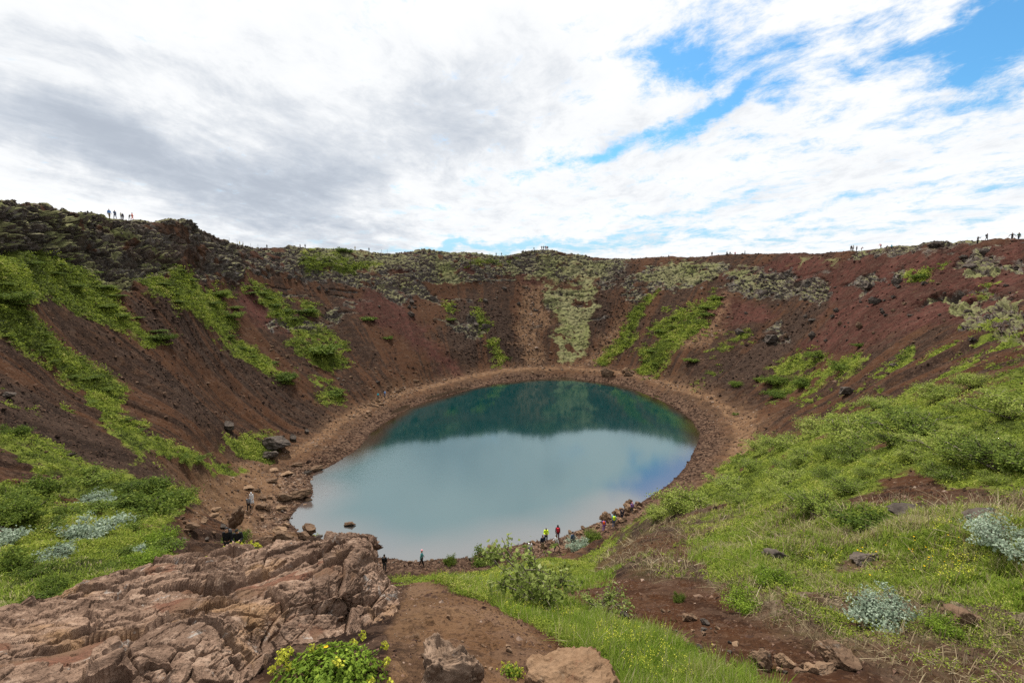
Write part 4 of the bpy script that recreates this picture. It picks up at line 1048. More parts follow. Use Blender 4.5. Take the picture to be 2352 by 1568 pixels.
def bush_proto(kind, k):
    key = (kind, k)
    if key in BUSH: return BUSH[key]
    par = {'birch': dict(nleaf=5200, leaf=.030, h=1.05, w=1.0, stems=13, subs=7, mat=M_BIRCH, airy=.5, thick=.028),
           'mid': dict(nleaf=2600, leaf=.055, h=.85, w=1.0, stems=11, subs=5, mat=M_GREEN, airy=.8),
           'far': dict(nleaf=800, leaf=.11, h=.75, w=1.0, stems=8, subs=3, mat=M_GREEN, airy=.95),
           'lime': dict(nleaf=2600, leaf=.045, h=.62, w=1.0, stems=12, subs=5, mat=M_LIME, airy=.8),
           'willow': dict(nleaf=3600, leaf=.036, h=.66, w=1.0, stems=14, subs=7, mat=M_WILLOW, airy=.55),
           'wfar': dict(nleaf=1500, leaf=.062, h=.6, w=1.0, stems=11, subs=4, mat=M_WILLOW, airy=.7)}[kind]
    par = dict(par); mat = par.pop('mat')
    b, l = bush_meshes(kind, 900+17*k+hash_of(kind), **par); b.materials.append(M_TWIG); l.materials.append(mat)
    BUSH[key] = (b, l); return BUSH[key]
def hash_of(s): return sum(ord(c)*(i+3) for i, c in enumerate(s)) % 991
def bush(px, py, w, kind, label, group=None, name='bush', h=1.0, k=None, cat='bush', P=None, sink=.04, flat=1.0):
    P = ground(px, py) if P is None else np.asarray(P, float); zc = P[1]*CP-(P[2]-CAMZ)*SP; s = w*zc/F/2
    k = random.randrange(3) if k is None else k
    b, l = bush_proto(kind, k)
    if kind in ('mid', 'far') and py < 1000: h *= .62
    o = bpy.data.objects.new(name, None); COL.objects.link(o); o.empty_display_size = .2
    o.location = (P[0], P[1], P[2]-sink*s); o.scale = (s, s*flat, s*h); o.rotation_euler = (0, 0, random.uniform(0, 6.28))
    link('branches', b, parent=o); link('foliage', l, parent=o)
    return tag(o, label, cat, group)
# ---- low cover: carpets of small leaves on every green patch (nobody could count them)
BB = poly_mask([(880,1288),(1180,1225),(1460,1150),(1480,1220),(1400,1360),(1150,1360),(900,1340)], soft=20)*(RR > 7)
def cover():
    r = np.random.default_rng(41)
    veg = M['veg']
    k = np.nonzero((VIS2 | ((~VIS2) & (RR < 60) & (RR > 8) & (r.random(len(veg)) < .25))) & (veg > .25) & (RR > 5.0) & (SD > 2.0) & front)[0]
    k = k[r.random(len(k)) < np.where(RR[k] > 12, .19, .15)*veg[k]**1.4]
    n = len(k); R_ = RR[k]; pxm = R_/455
    lump = fbm(P3[k]/[2.6, 2.6, 2.6], 3, .55, 140); big = fbm(P3[k]/9, 2, .5, 150)
    rad = np.clip(pxm*r.uniform(1.8, 4.2, n), .06, 1.6)
    hgt = rad*(.42+.8*np.clip(lump+.25, 0, 1))+np.clip(lump, 0, 1)*np.clip(R_/60, .15, .9)*.75*(1-.8*BB[k])
    hgt *= np.where(R_ > 40, .68, 1)
    m = 13
    d = r.normal(size=(n, m, 3)); d /= np.linalg.norm(d, axis=-1, keepdims=True)+1e-9; d *= r.random((n, m, 1))**.4; d[..., 2] = np.abs(d[..., 2])
    C = P3[k][:, None]+d*np.stack([rad, rad, hgt], -1)[:, None]
    s = np.clip(pxm*.62, .012, .26)[:, None]*r.uniform(.6, 1.35, (n, m))
    V, Q = leaves(C.reshape(-1, 3), s.ravel(), .6, .7, 42, d.reshape(-1, 3), .5)
    warm = np.clip(1-R_/40, 0, 1)
    base = np.where(R_ > 40, .43, .40)+.42*lump+.25*big+r.normal(0, .13, n)+.17*warm
    t = np.clip(base[:, None]+r.normal(0, .11, (n, m))+.10*d[..., 2], 0, 1)
    tag(link('low_scrub', np_mesh('low_scrub', V, Q, False, {'tint': np.repeat(t.ravel(), 4)}), M_COVER), kind='stuff')
    print('cover leaves', n*m)
cover()
# ---- grass blades
def blades(pts, length, width, tint, lean=.45, seed=0):
    r = np.random.default_rng(seed); n = len(pts)
    th = r.uniform(0, 6.283, n); dirv = np.column_stack([np.cos(th), np.sin(th), np.zeros(n)])
    ln = np.abs(r.normal(0, lean, n)); tip = pts+dirv*(length*ln)[:, None]+np.column_stack([0*ln, 0*ln, length*np.sqrt(np.maximum(1-ln**2*.8, .15))])
    mid = pts*.5+tip*.5; mid[:, 2] += length*.10
    side = np.column_stack([-np.sin(th+r.normal(0, .8, n)), np.cos(th), 0*th])*(width/2)[:, None]
    V = np.stack([pts-side, pts+side, mid+side*.75, mid-side*.75, tip], 1)
    o = 5*np.arange(n)[:, None]
    tri = np.concatenate([o+np.array([0, 1, 2]), o+np.array([0, 2, 3]), o+np.array([3, 2, 4])])
    return V.reshape(-1, 3), tri, np.repeat(tint, 5)
def near_points(mask, n, seed, rmax=1e9, rmin=0):
    """n places on the visible near ground, evenly over the ground's area, where mask is high"""
    r = np.random.default_rng(seed)
    i0 = idx[:-1, :-1].ravel(); ok = (RR[i0] < rmax) & (RR[i0] > rmin) & front[i0] & (mask[i0] > .05)
    i0 = i0[ok]; q = np.stack([i0, i0+nr, i0+nr+1, i0+1], 1)
    e1 = P3[q[:, 1]]-P3[q[:, 0]]; e2 = P3[q[:, 3]]-P3[q[:, 0]]; ar = np.linalg.norm(np.cross(e1, e2), axis=1)*mask[i0]/np.maximum(RR[i0], 3)**1.6
    c = np.cumsum(ar); s = np.searchsorted(c, r.random(n)*c[-1]); u, v = r.random(n)[:, None], r.random(n)[:, None]
    return P3[q[s, 0]]*(1-u)*(1-v)+P3[q[s, 1]]*u*(1-v)+P3[q[s, 2]]*u*v+P3[q[s, 3]]*(1-u)*v, q[s, 0]
def grass():
    r = np.random.default_rng(51)
    strip = np.maximum(poly_mask(GREEN['strip'], soft=10, wobble=.7), .6*poly_mask(GREEN['below_bush'], soft=10))
    strip = np.where(VIS | (RR < 14), strip, 0)*(RR < 14)
    pts, k = near_points(strip*smooth(-.5, .1, fbm(P3/.3, 3, .6, 49)), 60000, 52, 14)
    rr_ = np.hypot(pts[:, 0], pts[:, 1]); patch = fbm(pts/.35, 3, .6, 53)
    L = r.uniform(.06, .17, len(pts))*(1+.6*patch); wd = np.clip(rr_/455*.55, .0035, .03)
    t = np.clip(.52+.35*patch+r.normal(0, .16, len(pts))+(r.random(len(pts)) < .10)*.5, 0, 1)
    A = blades(pts, L, wd, t, .5, 54)
    mead = np.maximum(poly_mask(GREEN['meadow'], soft=14), .18*poly_mask(GREEN['left_hollow'], soft=12))*M['veg']*(RR < 40)*smooth(-.45, .2, fbm(P3/1.1, 3, .6, 48))
    pts, k = near_points(mead, 100000, 55, 40)
    rr_ = np.hypot(pts[:, 0], pts[:, 1]); patch = fbm(pts/.9, 3, .6, 56)
    L = r.uniform(.05, .16, len(pts))*(1+.5*patch)*np.clip(rr_/9, .7, 1.25); wd = np.clip(rr_/455*.6, .004, .08)
    t = np.clip(.68+.5*patch+r.normal(0, .17, len(pts)), 0, 1)
    Bq = blades(pts, L, wd, t, .6, 57)
    V = np.concatenate([A[0], Bq[0]]); Fc = np.concatenate([A[1], Bq[1]+len(A[0])])
    tag(link('grass', np_mesh('grass', V, Fc, False, {'tint': np.concatenate([A[2], Bq[2]])}), M_GRASS), kind='stuff')
    dryw = np.maximum(M['heath']*(1-.5*M['veg']), .2*poly_mask(GREEN['meadow'], soft=14))*(RR < 30)*smooth(-.25, .2, fbm(P3/.8, 3, .6, 58))
    pts, k = near_points(dryw, 17000, 59, 30)
    rr_ = np.hypot(pts[:, 0], pts[:, 1]); patch = fbm(pts/.5, 3, .6, 60)
    L = r.uniform(.06, .22, len(pts))*np.clip(rr_/7, .6, 1.8); wd = np.clip(rr_/455*.5, .0035, .05)
    t = np.clip(.45+.3*patch+r.normal(0, .2, len(pts)), 0, 1)
    V, Fc, t = blades(pts, L, wd, t, .9, 61)
    tag(link('dry_grass', np_mesh('dry_grass', V, Fc, False, {'tint': t}), M_DRY), kind='stuff')
grass()
# leafy herbs among the near grass
def herbs():
    r = np.random.default_rng(63)
    w = np.maximum(poly_mask(GREEN['strip'], soft=10, wobble=.7)*.9, .75*poly_mask(GREEN['meadow'], soft=14)*M['veg'])
    w = np.maximum(w, .55*M['heath']*(RR < 16))*smooth(-.2, .25, fbm(P3/.45, 3, .6, 64))*(RR < 20)
    pts, k = near_points(w, 9000, 65, 20, 2)
    n = len(pts); rr_ = np.hypot(pts[:, 0], pts[:, 1]); m = 26
    rad = r.uniform(.03, .085, n)*np.clip(rr_/4, .8, 1.8); hg = rad*r.uniform(.7, 1.6, n)
    d = r.normal(size=(n, m, 3)); d /= np.linalg.norm(d, axis=-1, keepdims=True); d *= r.random((n, m, 1))**.5; d[..., 2] = np.abs(d[..., 2])
    C = pts[:, None]+d*np.stack([rad, rad, hg], -1)[:, None]
    s = np.clip(rr_/455*.75, .007, .03)[:, None]*r.uniform(.7, 1.3, (n, m))
    V, Q = leaves(C.reshape(-1, 3), s.ravel(), .65, .8, 66, d.reshape(-1, 3), .4)
    t = np.clip(.5+.25*fbm(pts/.5, 2, .5, 67)[:, None]+r.normal(0, .1, n)[:, None]+r.normal(0, .12, (n, m)), 0, 1)
    tag(link('leafy_herbs', np_mesh('leafy_herbs', V, Q, False, {'tint': np.repeat(t.ravel(), 4)}), M_COVER), kind='stuff')
herbs()
def near_stones():
    r = np.random.default_rng(83)
    w = (1-.9*np.clip(M['veg'], 0, 1))*(1-.55*M['heath'])*(VIS | (RR < 5))*smooth(-.3, .3, fbm(P3/.6, 3, .6, 84))
    pts, k = near_points(w, 16000, 85, 16, 1.5)
    n = len(pts); rr_ = np.hypot(pts[:, 0], pts[:, 1]); s = np.clip(rr_/455*.6, .004, .05)*np.exp(r.normal(.1, .55, n)); s = np.where(r.random(n) < .02, s*3, s)
    octa = np.array([(1, 0, .1), (0, 1, .0), (-1, 0, .15), (0, -1, -.1), (.1, .1, .75), (-.1, 0, -.6)])
    tri = np.array([(0, 1, 4), (1, 2, 4), (2, 3, 4), (3, 0, 4), (1, 0, 5), (2, 1, 5), (3, 2, 5), (0, 3, 5)])
    V = (octa[None]*(1+r.normal(0, .3, (n, 6, 3))))*s[:, None, None]; th = r.uniform(0, 6.28, n)[:, None]
    V = np.stack([V[..., 0]*np.cos(th)-V[..., 1]*np.sin(th), V[..., 0]*np.sin(th)+V[..., 1]*np.cos(th), V[..., 2]*.8], -1)+pts[:, None]
    t = np.repeat(np.clip(r.normal(.52, .22, n), 0, 1), 6); z0 = 0*t
    tag(link('path_gravel', np_mesh('path_gravel', V.reshape(-1, 3), (tri[None]+6*np.arange(n)[:, None, None]).reshape(-1, 3), False, {'tint': t, 'maroon': z0+.25*(r.random(len(t)) < .5), 'lava': z0}), bpy.data.materials['loose_stone']), kind='stuff')
near_stones()
def tiny_flowers():
    r = np.random.default_rng(87)
    w = np.maximum(poly_mask(GREEN['strip'], soft=10, wobble=.7), poly_mask([(1990,1210),(2200,1180),(2330,1230),(2300,1330),(2150,1360),(2000,1310),(1850,1330),(1830,1270)], soft=20))*(RR < 14)*smooth(0, .35, fbm(P3/.5, 3, .6, 88))
    pts, k = near_points(w, 420, 89, 14, 2); n = len(pts); rr_ = np.hypot(pts[:, 0], pts[:, 1]); m = 12
    C = (pts+np.column_stack([0*rr_, 0*rr_, r.uniform(.08, .17, n)]))[:, None]+r.normal(0, 1, (n, m, 3))*np.array([.014, .014, .02])*np.clip(rr_/4, 1, 2)[:, None, None]
    V, Q = leaves(C.reshape(-1, 3), np.repeat(np.clip(rr_/455*.5, .004, .012), m), .9, .5, 90)
    tag(link('small_yellow_blossom', np_mesh('small_yellow_blossom', V, Q, False, {'tint': r.random(len(V))}), M_FLOWERS), kind='stuff')
tiny_flowers()
# ---- bushes one can tell apart
for px, py, w, kind, lab, kw in [
 (330,1300,100,'lime','bright green rounded bush at the right edge of the left thicket, lowest one',dict(h=.9)),
 (365,1250,90,'lime','bright green bush in the left thicket above the lowest rounded bush',dict(h=1.0)),
 (205,1235,120,'wfar','wide grey willow bush in the middle of the left thicket',{}),
 (130,1280,80,'wfar','grey willow bush below and left of the wide one in the left thicket',{}),
 (215,1160,76,'wfar','grey willow bush at the top of the left thicket',{}),
 (15,1250,90,'wfar','grey willow bush at the left edge of the view',{}),
 (310,1270,50,'wfar','small grey willow bush beside the bright green rounded bushes',{}),
 (30,1200,120,'mid','dark green bush above the grey willow at the left edge',{}),
 (20,1310,110,'mid','dark green bush below the grey willow at the left edge',{}),
 (125,1355,70,'mid','small dark leafy bush alone on the bottom-left grass',{}),
 (320,1180,150,'mid','broad olive bush at the top right of the left thicket',dict(h=.8)),
 (400,1160,100,'mid','olive bush at the right tip of the left thicket',dict(h=.8)),
 (90,1140,110,'mid','olive bush at the upper left of the left thicket',{}),
 (545,1248,60,'mid','green bush behind the two people in black',{}),
 (505,680,56,'mid','green bush near the top of the green tongue on the left slope',{}),
 (530,730,60,'mid','leafy bush on the right edge of the green tongue on the left slope',{}),
 (657,872,66,'mid','round green bush at the bottom end of the green tongue on the left slope',{}),
 (370,780,64,'mid','bushy tip of the upper left green patch above the dark scree',{}),
 (20,690,90,'mid','dark bush at the far left edge under the cliff',{}),
 (30,1000,60,'mid','low bush in the small green patch on the left cinders',{}),
 (740,812,90,'far','green thicket bush on the lower left wall above the beach',{}),
 (705,720,52,'far','green bush above the black lava step on the left wall',{}),
 (770,905,44,'far','green bush low on the left wall above the beach rubble',{}),
 (790,580,40,'far','bush on the ridge of the left rim',{}),
 (845,735,36,'far','bush on the far left wall beside the maroon scree',{}),
 (890,778,26,'far','small bush alone on the brown far left wall',{}),
 (1035,735,22,'far','small round bush alone on the far wall under the cliff band',{}),
 (1692,885,42,'mid','round bush alone at the foot of the right slope',{}),
 (1742,872,22,'mid','small bush between the round bush and the right green bar',{}),
 (1590,830,36,'far','bush at the foot of the far right slope, left of the round bush',{}),
 (1780,880,66,'mid','bush at the lower end of the upper green bar on the right slope',{}),
 (1880,820,60,'mid','bush at the top of the upper green bar on the right slope',{}),
 (1790,912,70,'mid','bush at the lower end of the lower green bar on the right slope',{}),
 (1850,885,70,'mid','bush in the middle of the lower green bar on the right slope',{}),
 (1940,850,76,'mid','bush at the upper end of the lower green bar on the right slope',{}),
 (1975,795,34,'mid','small bush above the green bars on the right slope',{}),
 (2110,640,44,'mid','bush growing beside the round dark boulder below the right rim',{}),
 (2010,985,44,'mid','bush on the red slope just above the right scrub',{}),
 (1690,952,16,'mid','tiny green bush beside the trodden track on the right beach',{}),
 (1035,1295,34,'mid','small feathery bush at the near shore right of the woman in teal',dict(h=1.4)),
 (1120,1290,70,'mid','low green bush at the near shore left of the birch bush',{}),
 (1362,1240,50,'mid','green bush at the near shore right of the man in blue',{}),
 (1330,1260,60,'wfar','pale grey willow behind the bare twigs of the birch bush',{}),
 (2340,1265,190,'willow','large grey-green willow bush at the right edge of the meadow',dict(k=0)),
 (2032,1440,190,'willow','wide silvery willow bush in the lower right heath',dict(k=1,h=.95)),
 (2165,1450,84,'lime','bright yellow-green bush right of the silvery willow',{}),
 (1710,1400,100,'lime','yellow-green leafy bush on the heath below the meadow',{}),
 (1780,1340,90,'lime','lime green bush on the heath bank beside the bare earth',{}),
 (1560,1380,28,'mid','single small bush on the bare red earth',dict(h=1.6)),
 (2010,1225,150,'mid','dark green juniper-like bush at the top left of the meadow',dict(h=.75)),
]: bush(px, py, w, kind, lab, **kw)
# birches of the right-hand scrub
random.seed(21)
for px, py, w, lab in [
 (1515,1185,84,'dense green birch bush at the lower left end of the right scrub'),(1570,1175,150,'dense birch bush in the right scrub next to the beach'),
 (1885,1185,170,'dark-stemmed birch bush standing in front of the right scrub'),(2300,1080,220,'largest birch bush, at the right edge of the scrub'),
 (2200,1060,200,'big bright birch bush left of the largest one in the right scrub'),(2100,1010,200,'pale twiggy birch bush on the upper edge of the right scrub'),
 (1960,1020,180,'open birch bush on the upper left edge of the right scrub'),(2330,960,180,'bright birch bush high at the right edge of the view'),]:
    bush(px, py, w, 'birch', lab, 'birch bushes of the right scrub', 'birch_bush', h=.7)
_sc = np.array(GREEN['right_scrub'], float); c = 0; _r = np.random.default_rng(23)
_places = []
while c < 38:
    q = _r.uniform(_sc.min(0), _sc.max(0))
    if poly_sd(q[None], _sc)[0] > -8 or q[0] > 2330 or q[0] < 1480 or q[1] < 880: continue
    if any((q[0]-a)**2+((q[1]-b)*1.8)**2 < 52**2 for a, b in _places): continue
    try: P = ground(*q)
    except ValueError: continue
    _places.append(q); c += 1
    bush(q[0], q[1], _r.uniform(62, 130), 'birch', 'one of the many similar low birch bushes filling the right scrub', 'low birches filling the right scrub', 'birch_bush', h=_r.uniform(.42, .72))
    if len(_places) > 200: break
for poly, n, w, kind, lab, grp, seed in [
 (GREEN['left_upper'], 18, (26, 60), 'mid', 'one of the low green bushes in the upper left green patch', 'bushes of the upper left green patch', 31),
 (GREEN['left_strip'], 18, (24, 56), 'mid', 'one of the low bushes in the long green strip down the left slope', 'bushes of the long left strip', 32),
 (GREEN['slope_tongue'], 16, (22, 46), 'mid', 'one of the low bushes in the green tongue on the left slope', 'bushes of the green tongue', 33),
 (GREEN['left_hollow'], 22, (50, 110), 'mid', 'one of the olive green bushes filling the left thicket', 'bushes of the left thicket', 34),
 (GREEN['far_strip3'], 14, (18, 34), 'far', 'one of the low bushes in the broad green strip on the far right wall', 'bushes of the far right strip', 35),
 (GREEN['slope_tongue2'], 10, (20, 40), 'far', 'one of the bushes in the slanting green patch above the black lava step', 'bushes above the lava step', 36),
]:
    r_ = np.random.default_rng(seed); pl = np.array(poly, float); got = []
    for _ in range(2000):
        if len(got) >= n: break
        q = r_.uniform(pl.min(0), pl.max(0))
        if poly_sd(q[None], pl)[0] > -5 or q[0] < 5: continue
        ww = r_.uniform(*w)
        if any((q[0]-a)**2+((q[1]-b)*1.6)**2 < (ww*.55)**2 for a, b in got): continue
        try: ground(*q)
        except ValueError: continue
        got.append(q); bush(q[0], q[1], ww, kind, lab, grp, h=r_.uniform(.4, .75))
# ---- the birch bush in the foreground
def front_birch():
    P = ground(1262, 1402); zc = P[1]*CP-(P[2]-CAMZ)*SP; s = 118*zc/F
    b, l = bush_meshes('birch', 1234, 1250, .050, h=1.5, w=1.05, stems=12, subs=8, thick=.024, aspect=.72, airy=.34, lean=(-.42, 0), seed_h=1)
    o = bpy.data.objects.new('birch_bush', None); COL.objects.link(o); o.location = P-np.array([0, 0, .02]); o.scale = (s, s, s); o.rotation_euler = (0, 0, 0)
    b.materials.append(M_TWIG); l.materials.append(M_BIRCH2)
    link('branches', b, parent=o); link('foliage', l, parent=o)
    tag(o, 'young birch bush with round leaves and dark stems in the near grass', 'bush')
    P = ground(1370, 1408)
    o = bpy.data.objects.new('birch_bush', None); COL.objects.link(o); o.location = P; s *= .5; o.scale = (s*1.2, s, s*.8); o.rotation_euler = (0, 0, 2.2)
    link('branches', b, parent=o); link('foliage', l, parent=o)
    tag(o, 'low spreading birch touching the right side of the young birch bush', 'bush')
front_birch()
# ---- flowering mound at the foot of the outcrop
def mound(px, py, w, label, seed, h=.75, leaf=.075, n=900, nf=420, name='flowering_plant'):
    P = ground(px, py) if py < 1600 else None
    zc = P[1]*CP-(P[2]-CAMZ)*SP; s = w*zc/F/2; r = np.random.default_rng(seed)
    o = bpy.data.objects.new(name, None); COL.objects.link(o); o.location = P-np.array([0, 0, .03]); o.scale = (s, s, s)
    d = r.normal(size=(n, 3)); d /= np.linalg.norm(d, axis=1, keepdims=True); d[:, 2] = np.abs(d[:, 2]); d *= r.random((n, 1))**.35
    c = d*[1, .8, h]
    V, Q = leaves(c, leaf*r.uniform(.6, 1.2, n), .7, .9, seed, d, .6)
    V2, Q2 = leaves(c+[.02, 0, .01], leaf*r.uniform(.6, 1.1, n), .35, .6, seed+1, d, .6)
    link('leaves', np_mesh('mound_leaves', np.concatenate([V, V2]), np.concatenate([Q, Q2+len(V)]), False, {'tint': np.clip(np.repeat(np.concatenate([r.normal(.45, .2, n), r.normal(.4, .2, n)]), 4), 0, 1)}), M_LIME, o)
    d = r.normal(size=(nf, 3)); d /= np.linalg.norm(d, axis=1, keepdims=True); d[:, 2] = np.abs(d[:, 2])+.15
    heads = d[:nf//6]*[1, .8, h]*r.uniform(.95, 1.2, (nf//6, 1))
    if 'head' not in BUSH:
        fc = r.normal(0, .032, (26, 3)); V, Q = leaves(fc, .026, .9, .5, seed+2)
        BUSH['head'] = np_mesh('flower_head', V, Q, False, {'tint': np.repeat(r.random(len(fc)), 4)}); BUSH['head'].materials.append(M_FLOWERS)
    for hd in heads:
        fo = link('flower_head', BUSH['head'], parent=o); fo.location = hd; fo.rotation_euler = tuple(r.uniform(0, 6, 3))
    bv, bf = tubes([(np.linspace([hd[0]*.3, hd[1]*.3, 0], hd, 4), np.full(4, .008)) for hd in heads], 3)
    link('stems', np_mesh('mound_stems', bv, bf), M_LIME, o)
    return tag(o, label, 'plant')
mound(752, 1560, 270, 'leafy green plant mound with yellow-green flower heads under the rock outcrop', 71, h=.50, n=1500, leaf=.058, nf=130)
mound(1172, 1555, 60, 'small leafy flowering plant left of the tan boulder', 72, h=1.1, n=260, nf=200, leaf=.14)
mound(545, 1290, 120, 'green plant tuft with yellow flower heads growing on the back of the rock outcrop', 73, h=.45, n=500)
def flower(px, py, lab, grp, s=.014, H=.10):
    P = ground(px, py); r = random
    zc = P[1]*CP-(P[2]-CAMZ)*SP; k = max(s, zc/455*.62)
    o = bpy.data.objects.new('yellow_flower', None); COL.objects.link(o); o.location = P; o.rotation_euler = (r.uniform(-.25, .25), r.uniform(-.25, .25), r.uniform(0, 6)); o.scale = (k,)*3
    if 'fl' not in BUSH:
        V, Q = [], []
        for a in range(7):
            t = a*2*math.pi/7; c, s_ = math.cos(t), math.sin(t)
            V += [(0, 0, 0), (c*.7-s_*.35, s_*.7+c*.35, .18), (c*1.15, s_*1.15, .25), (c*.7+s_*.35, s_*.7-c*.35, .18)]; Q.append([4*a, 4*a+1, 4*a+2, 4*a+3])
        m1 = np_mesh('petals', np.array(V)+[0, 0, 7.0], np.array(Q), False, {'tint': np.linspace(0, 1, 28)}); m1.materials.append(M_YELLOW)
        bv, bf = tubes([([(0, 0, -1), (.2, .1, 3), (0, 0, 7.0)], [.13, .11, .1])]); m2 = np_mesh('stem', bv, bf); m2.materials.append(M_LIME); BUSH['fl'] = (m1, m2)
    link('petals', BUSH['fl'][0], parent=o); link('stem', BUSH['fl'][1], parent=o)
    tag(o, lab, 'flower', grp)
fz = lambda x, y: (1837.4+x/3.88, 1163.7+y/3.88)      # reading of the meadow
for x, y in [(1343,34),(1390,270),(1215,285),(1300,255),(1488,270),(1550,272),(1537,352),(1020,265),(1003,297),(940,125),(732,172),(547,358),(516,387),(550,390),(485,424),(660,393),(960,384),(985,378),(1010,410),(1183,436),(1155,458),(1120,475),(1160,490),(1190,488),(1340,498),(1395,492),(1278,500),(1105,538),(995,565),(750,333),(600,602),(850,588),(1120,367),(372,628),(500,64)]:
    a = fz(x, y); flower(a[0], a[1]+12, 'single yellow flower standing in the meadow grass on the right', 'yellow flowers of the meadow')
for a, lab in [((755,1500),'yellow buttercup on the leafy plant mound under the outcrop'),((1376,1432),'yellow flower in the grass under the low birch bush, left one'),((1391,1436),'yellow flower in the grass under the low birch bush, right one'),((1053,1318),'lone yellow flower in the grass strip left of the birch bush')]:
    flower(a[0], a[1]+14, lab, None, .014)
# ------------------------------------------------------------------ people
def cloth_material(name, rough=.85):
    m, g, b, out = mat_new(name); oi = g.new('ShaderNodeObjectInfo')
    n = g.noise(g.objc(), 9, 4)
    g.put(b.inputs['Base Color'], g.scale_col(S(g.nt, oi.outputs['Color']), n*.5+.75)); b.inputs['Roughness'].default_value = rough
    b.inputs['Specular IOR Level'].default_value = .2
    return m
M_CLOTH = cloth_material('clothing'); M_HAIR = cloth_material('hair', .6)
def _skin():
    m, g, b, out = mat_new('skin'); n = g.noise(g.objc(), 6, 3)
    g.put(b.inputs['Base Color'], g.mix(n, (.42, .24, .17), (.52, .32, .23))); b.inputs['Roughness'].default_value = .55
    return m
M_SKIN = _skin()
def skin_mesh(name, verts, edges, radii, root=0, sub=1, mat=None):
    me = bpy.data.meshes.new(name+'_cage'); me.from_pydata([tuple(v) for v in verts], edges, [])
    o = bpy.data.objects.new(name, me); COL.objects.link(o)
    o.modifiers.new('skin', 'SKIN'); s = o.modifiers.new('sub', 'SUBSURF'); s.levels = sub; s.render_levels = sub
    o.modifiers['skin'].use_smooth_shade = True
    for i, r in enumerate(radii):
        sv = me.skin_vertices[0].data[i]; sv.radius = (r, r) if np.isscalar(r) else r; sv.use_root = (i == root)
    dg = bpy.context.evaluated_depsgraph_get(); dg.update()
    out = bpy.data.meshes.new_from_object(o.evaluated_get(dg)); out.name = name
    bpy.data.objects.remove(o); bpy.data.meshes.remove(me)
    out.materials.clear()
    if mat: out.materials.append(mat)
    for p in out.polygons: p.use_smooth = True
    return out
def skeleton(pose):
    """joints of a 1.75 m figure facing -Y"""
    V = lambda *a: np.array(a, float)
    lean = pose.get('lean', 0.0)
    def tilt(p): 
        q = p-V(0, 0, .95); c, s = math.cos(lean), math.sin(lean)
        return V(q[0], q[1]*c-q[2]*s, q[1]*s+q[2]*c)+V(0, 0, .95)
    J = dict(pelvis=V(0, 0, .95), belly=tilt(V(0, .0, 1.13)), chest=tilt(V(0, .01, 1.33)), neck=tilt(V(0, 0, 1.49)), head=tilt(V(0, -.025, 1.60)), crown=tilt(V(0, -.01, 1.685)))
    hd = pose.get('nod', 0.0)
    J['head'] = J['head']+V(0, -.05*hd, -.02*hd); J['crown'] = J['crown']+V(0, -.11*hd, -.04*hd)
    J['nose'] = J['head']+V(0, -.098, .005-.03*hd); J['earL'] = J['head']+V(.082, .012, .005); J['earR'] = J['head']+V(-.082, .012, .005); J['chin'] = J['head']+V(0, -.055, -.062)
    for sgn, S_ in ((1, 'L'), (-1, 'R')):
        sh = tilt(V(.185*sgn, .01, 1.42)); f, a, e = pose.get('arm'+S_, (0, .12, .25))      # swing forward, spread, elbow bend
        d1 = V(math.sin(a)*sgn, -math.sin(f), -math.cos(f)*math.cos(a)); d1 /= np.linalg.norm(d1)
        el = sh+d1*.29; f2 = f+e; d2 = V(math.sin(a*.4)*sgn-pose.get('cross'+S_, 0)*sgn, -math.sin(f2), -math.cos(f2)); d2 /= np.linalg.norm(d2)
        wr = el+d2*.25; pm = wr+d2*.075
        J['sh'+S_], J['el'+S_], J['wr'+S_], J['pm'+S_] = sh, el, wr, pm; J['hd'+S_] = d2
        hp = V(.09*sgn, 0, .90); lf, kb = pose.get('leg'+S_, (0, .05))
        d1 = V(.03*sgn, -math.sin(lf), -math.cos(lf)); kn = hp+d1*.42; f2 = lf-kb; d2 = V(.01*sgn, -math.sin(f2), -math.cos(f2)); an = kn+d2*.41
        J['hp'+S_], J['kn'+S_], J['an'+S_] = hp, kn, an; J['toe'+S_] = an+V(.03*sgn, -.15, -.045); J['heel'+S_] = an+V(0, .03, -.045)
    z = min(J['toeL'][2], J['toeR'][2], J['heelL'][2], J['heelR'][2])-.035
    for k in J:
        if not k.startswith('hd'): J[k] = J[k]-V(0, 0, z)
    return J
FIG = {}
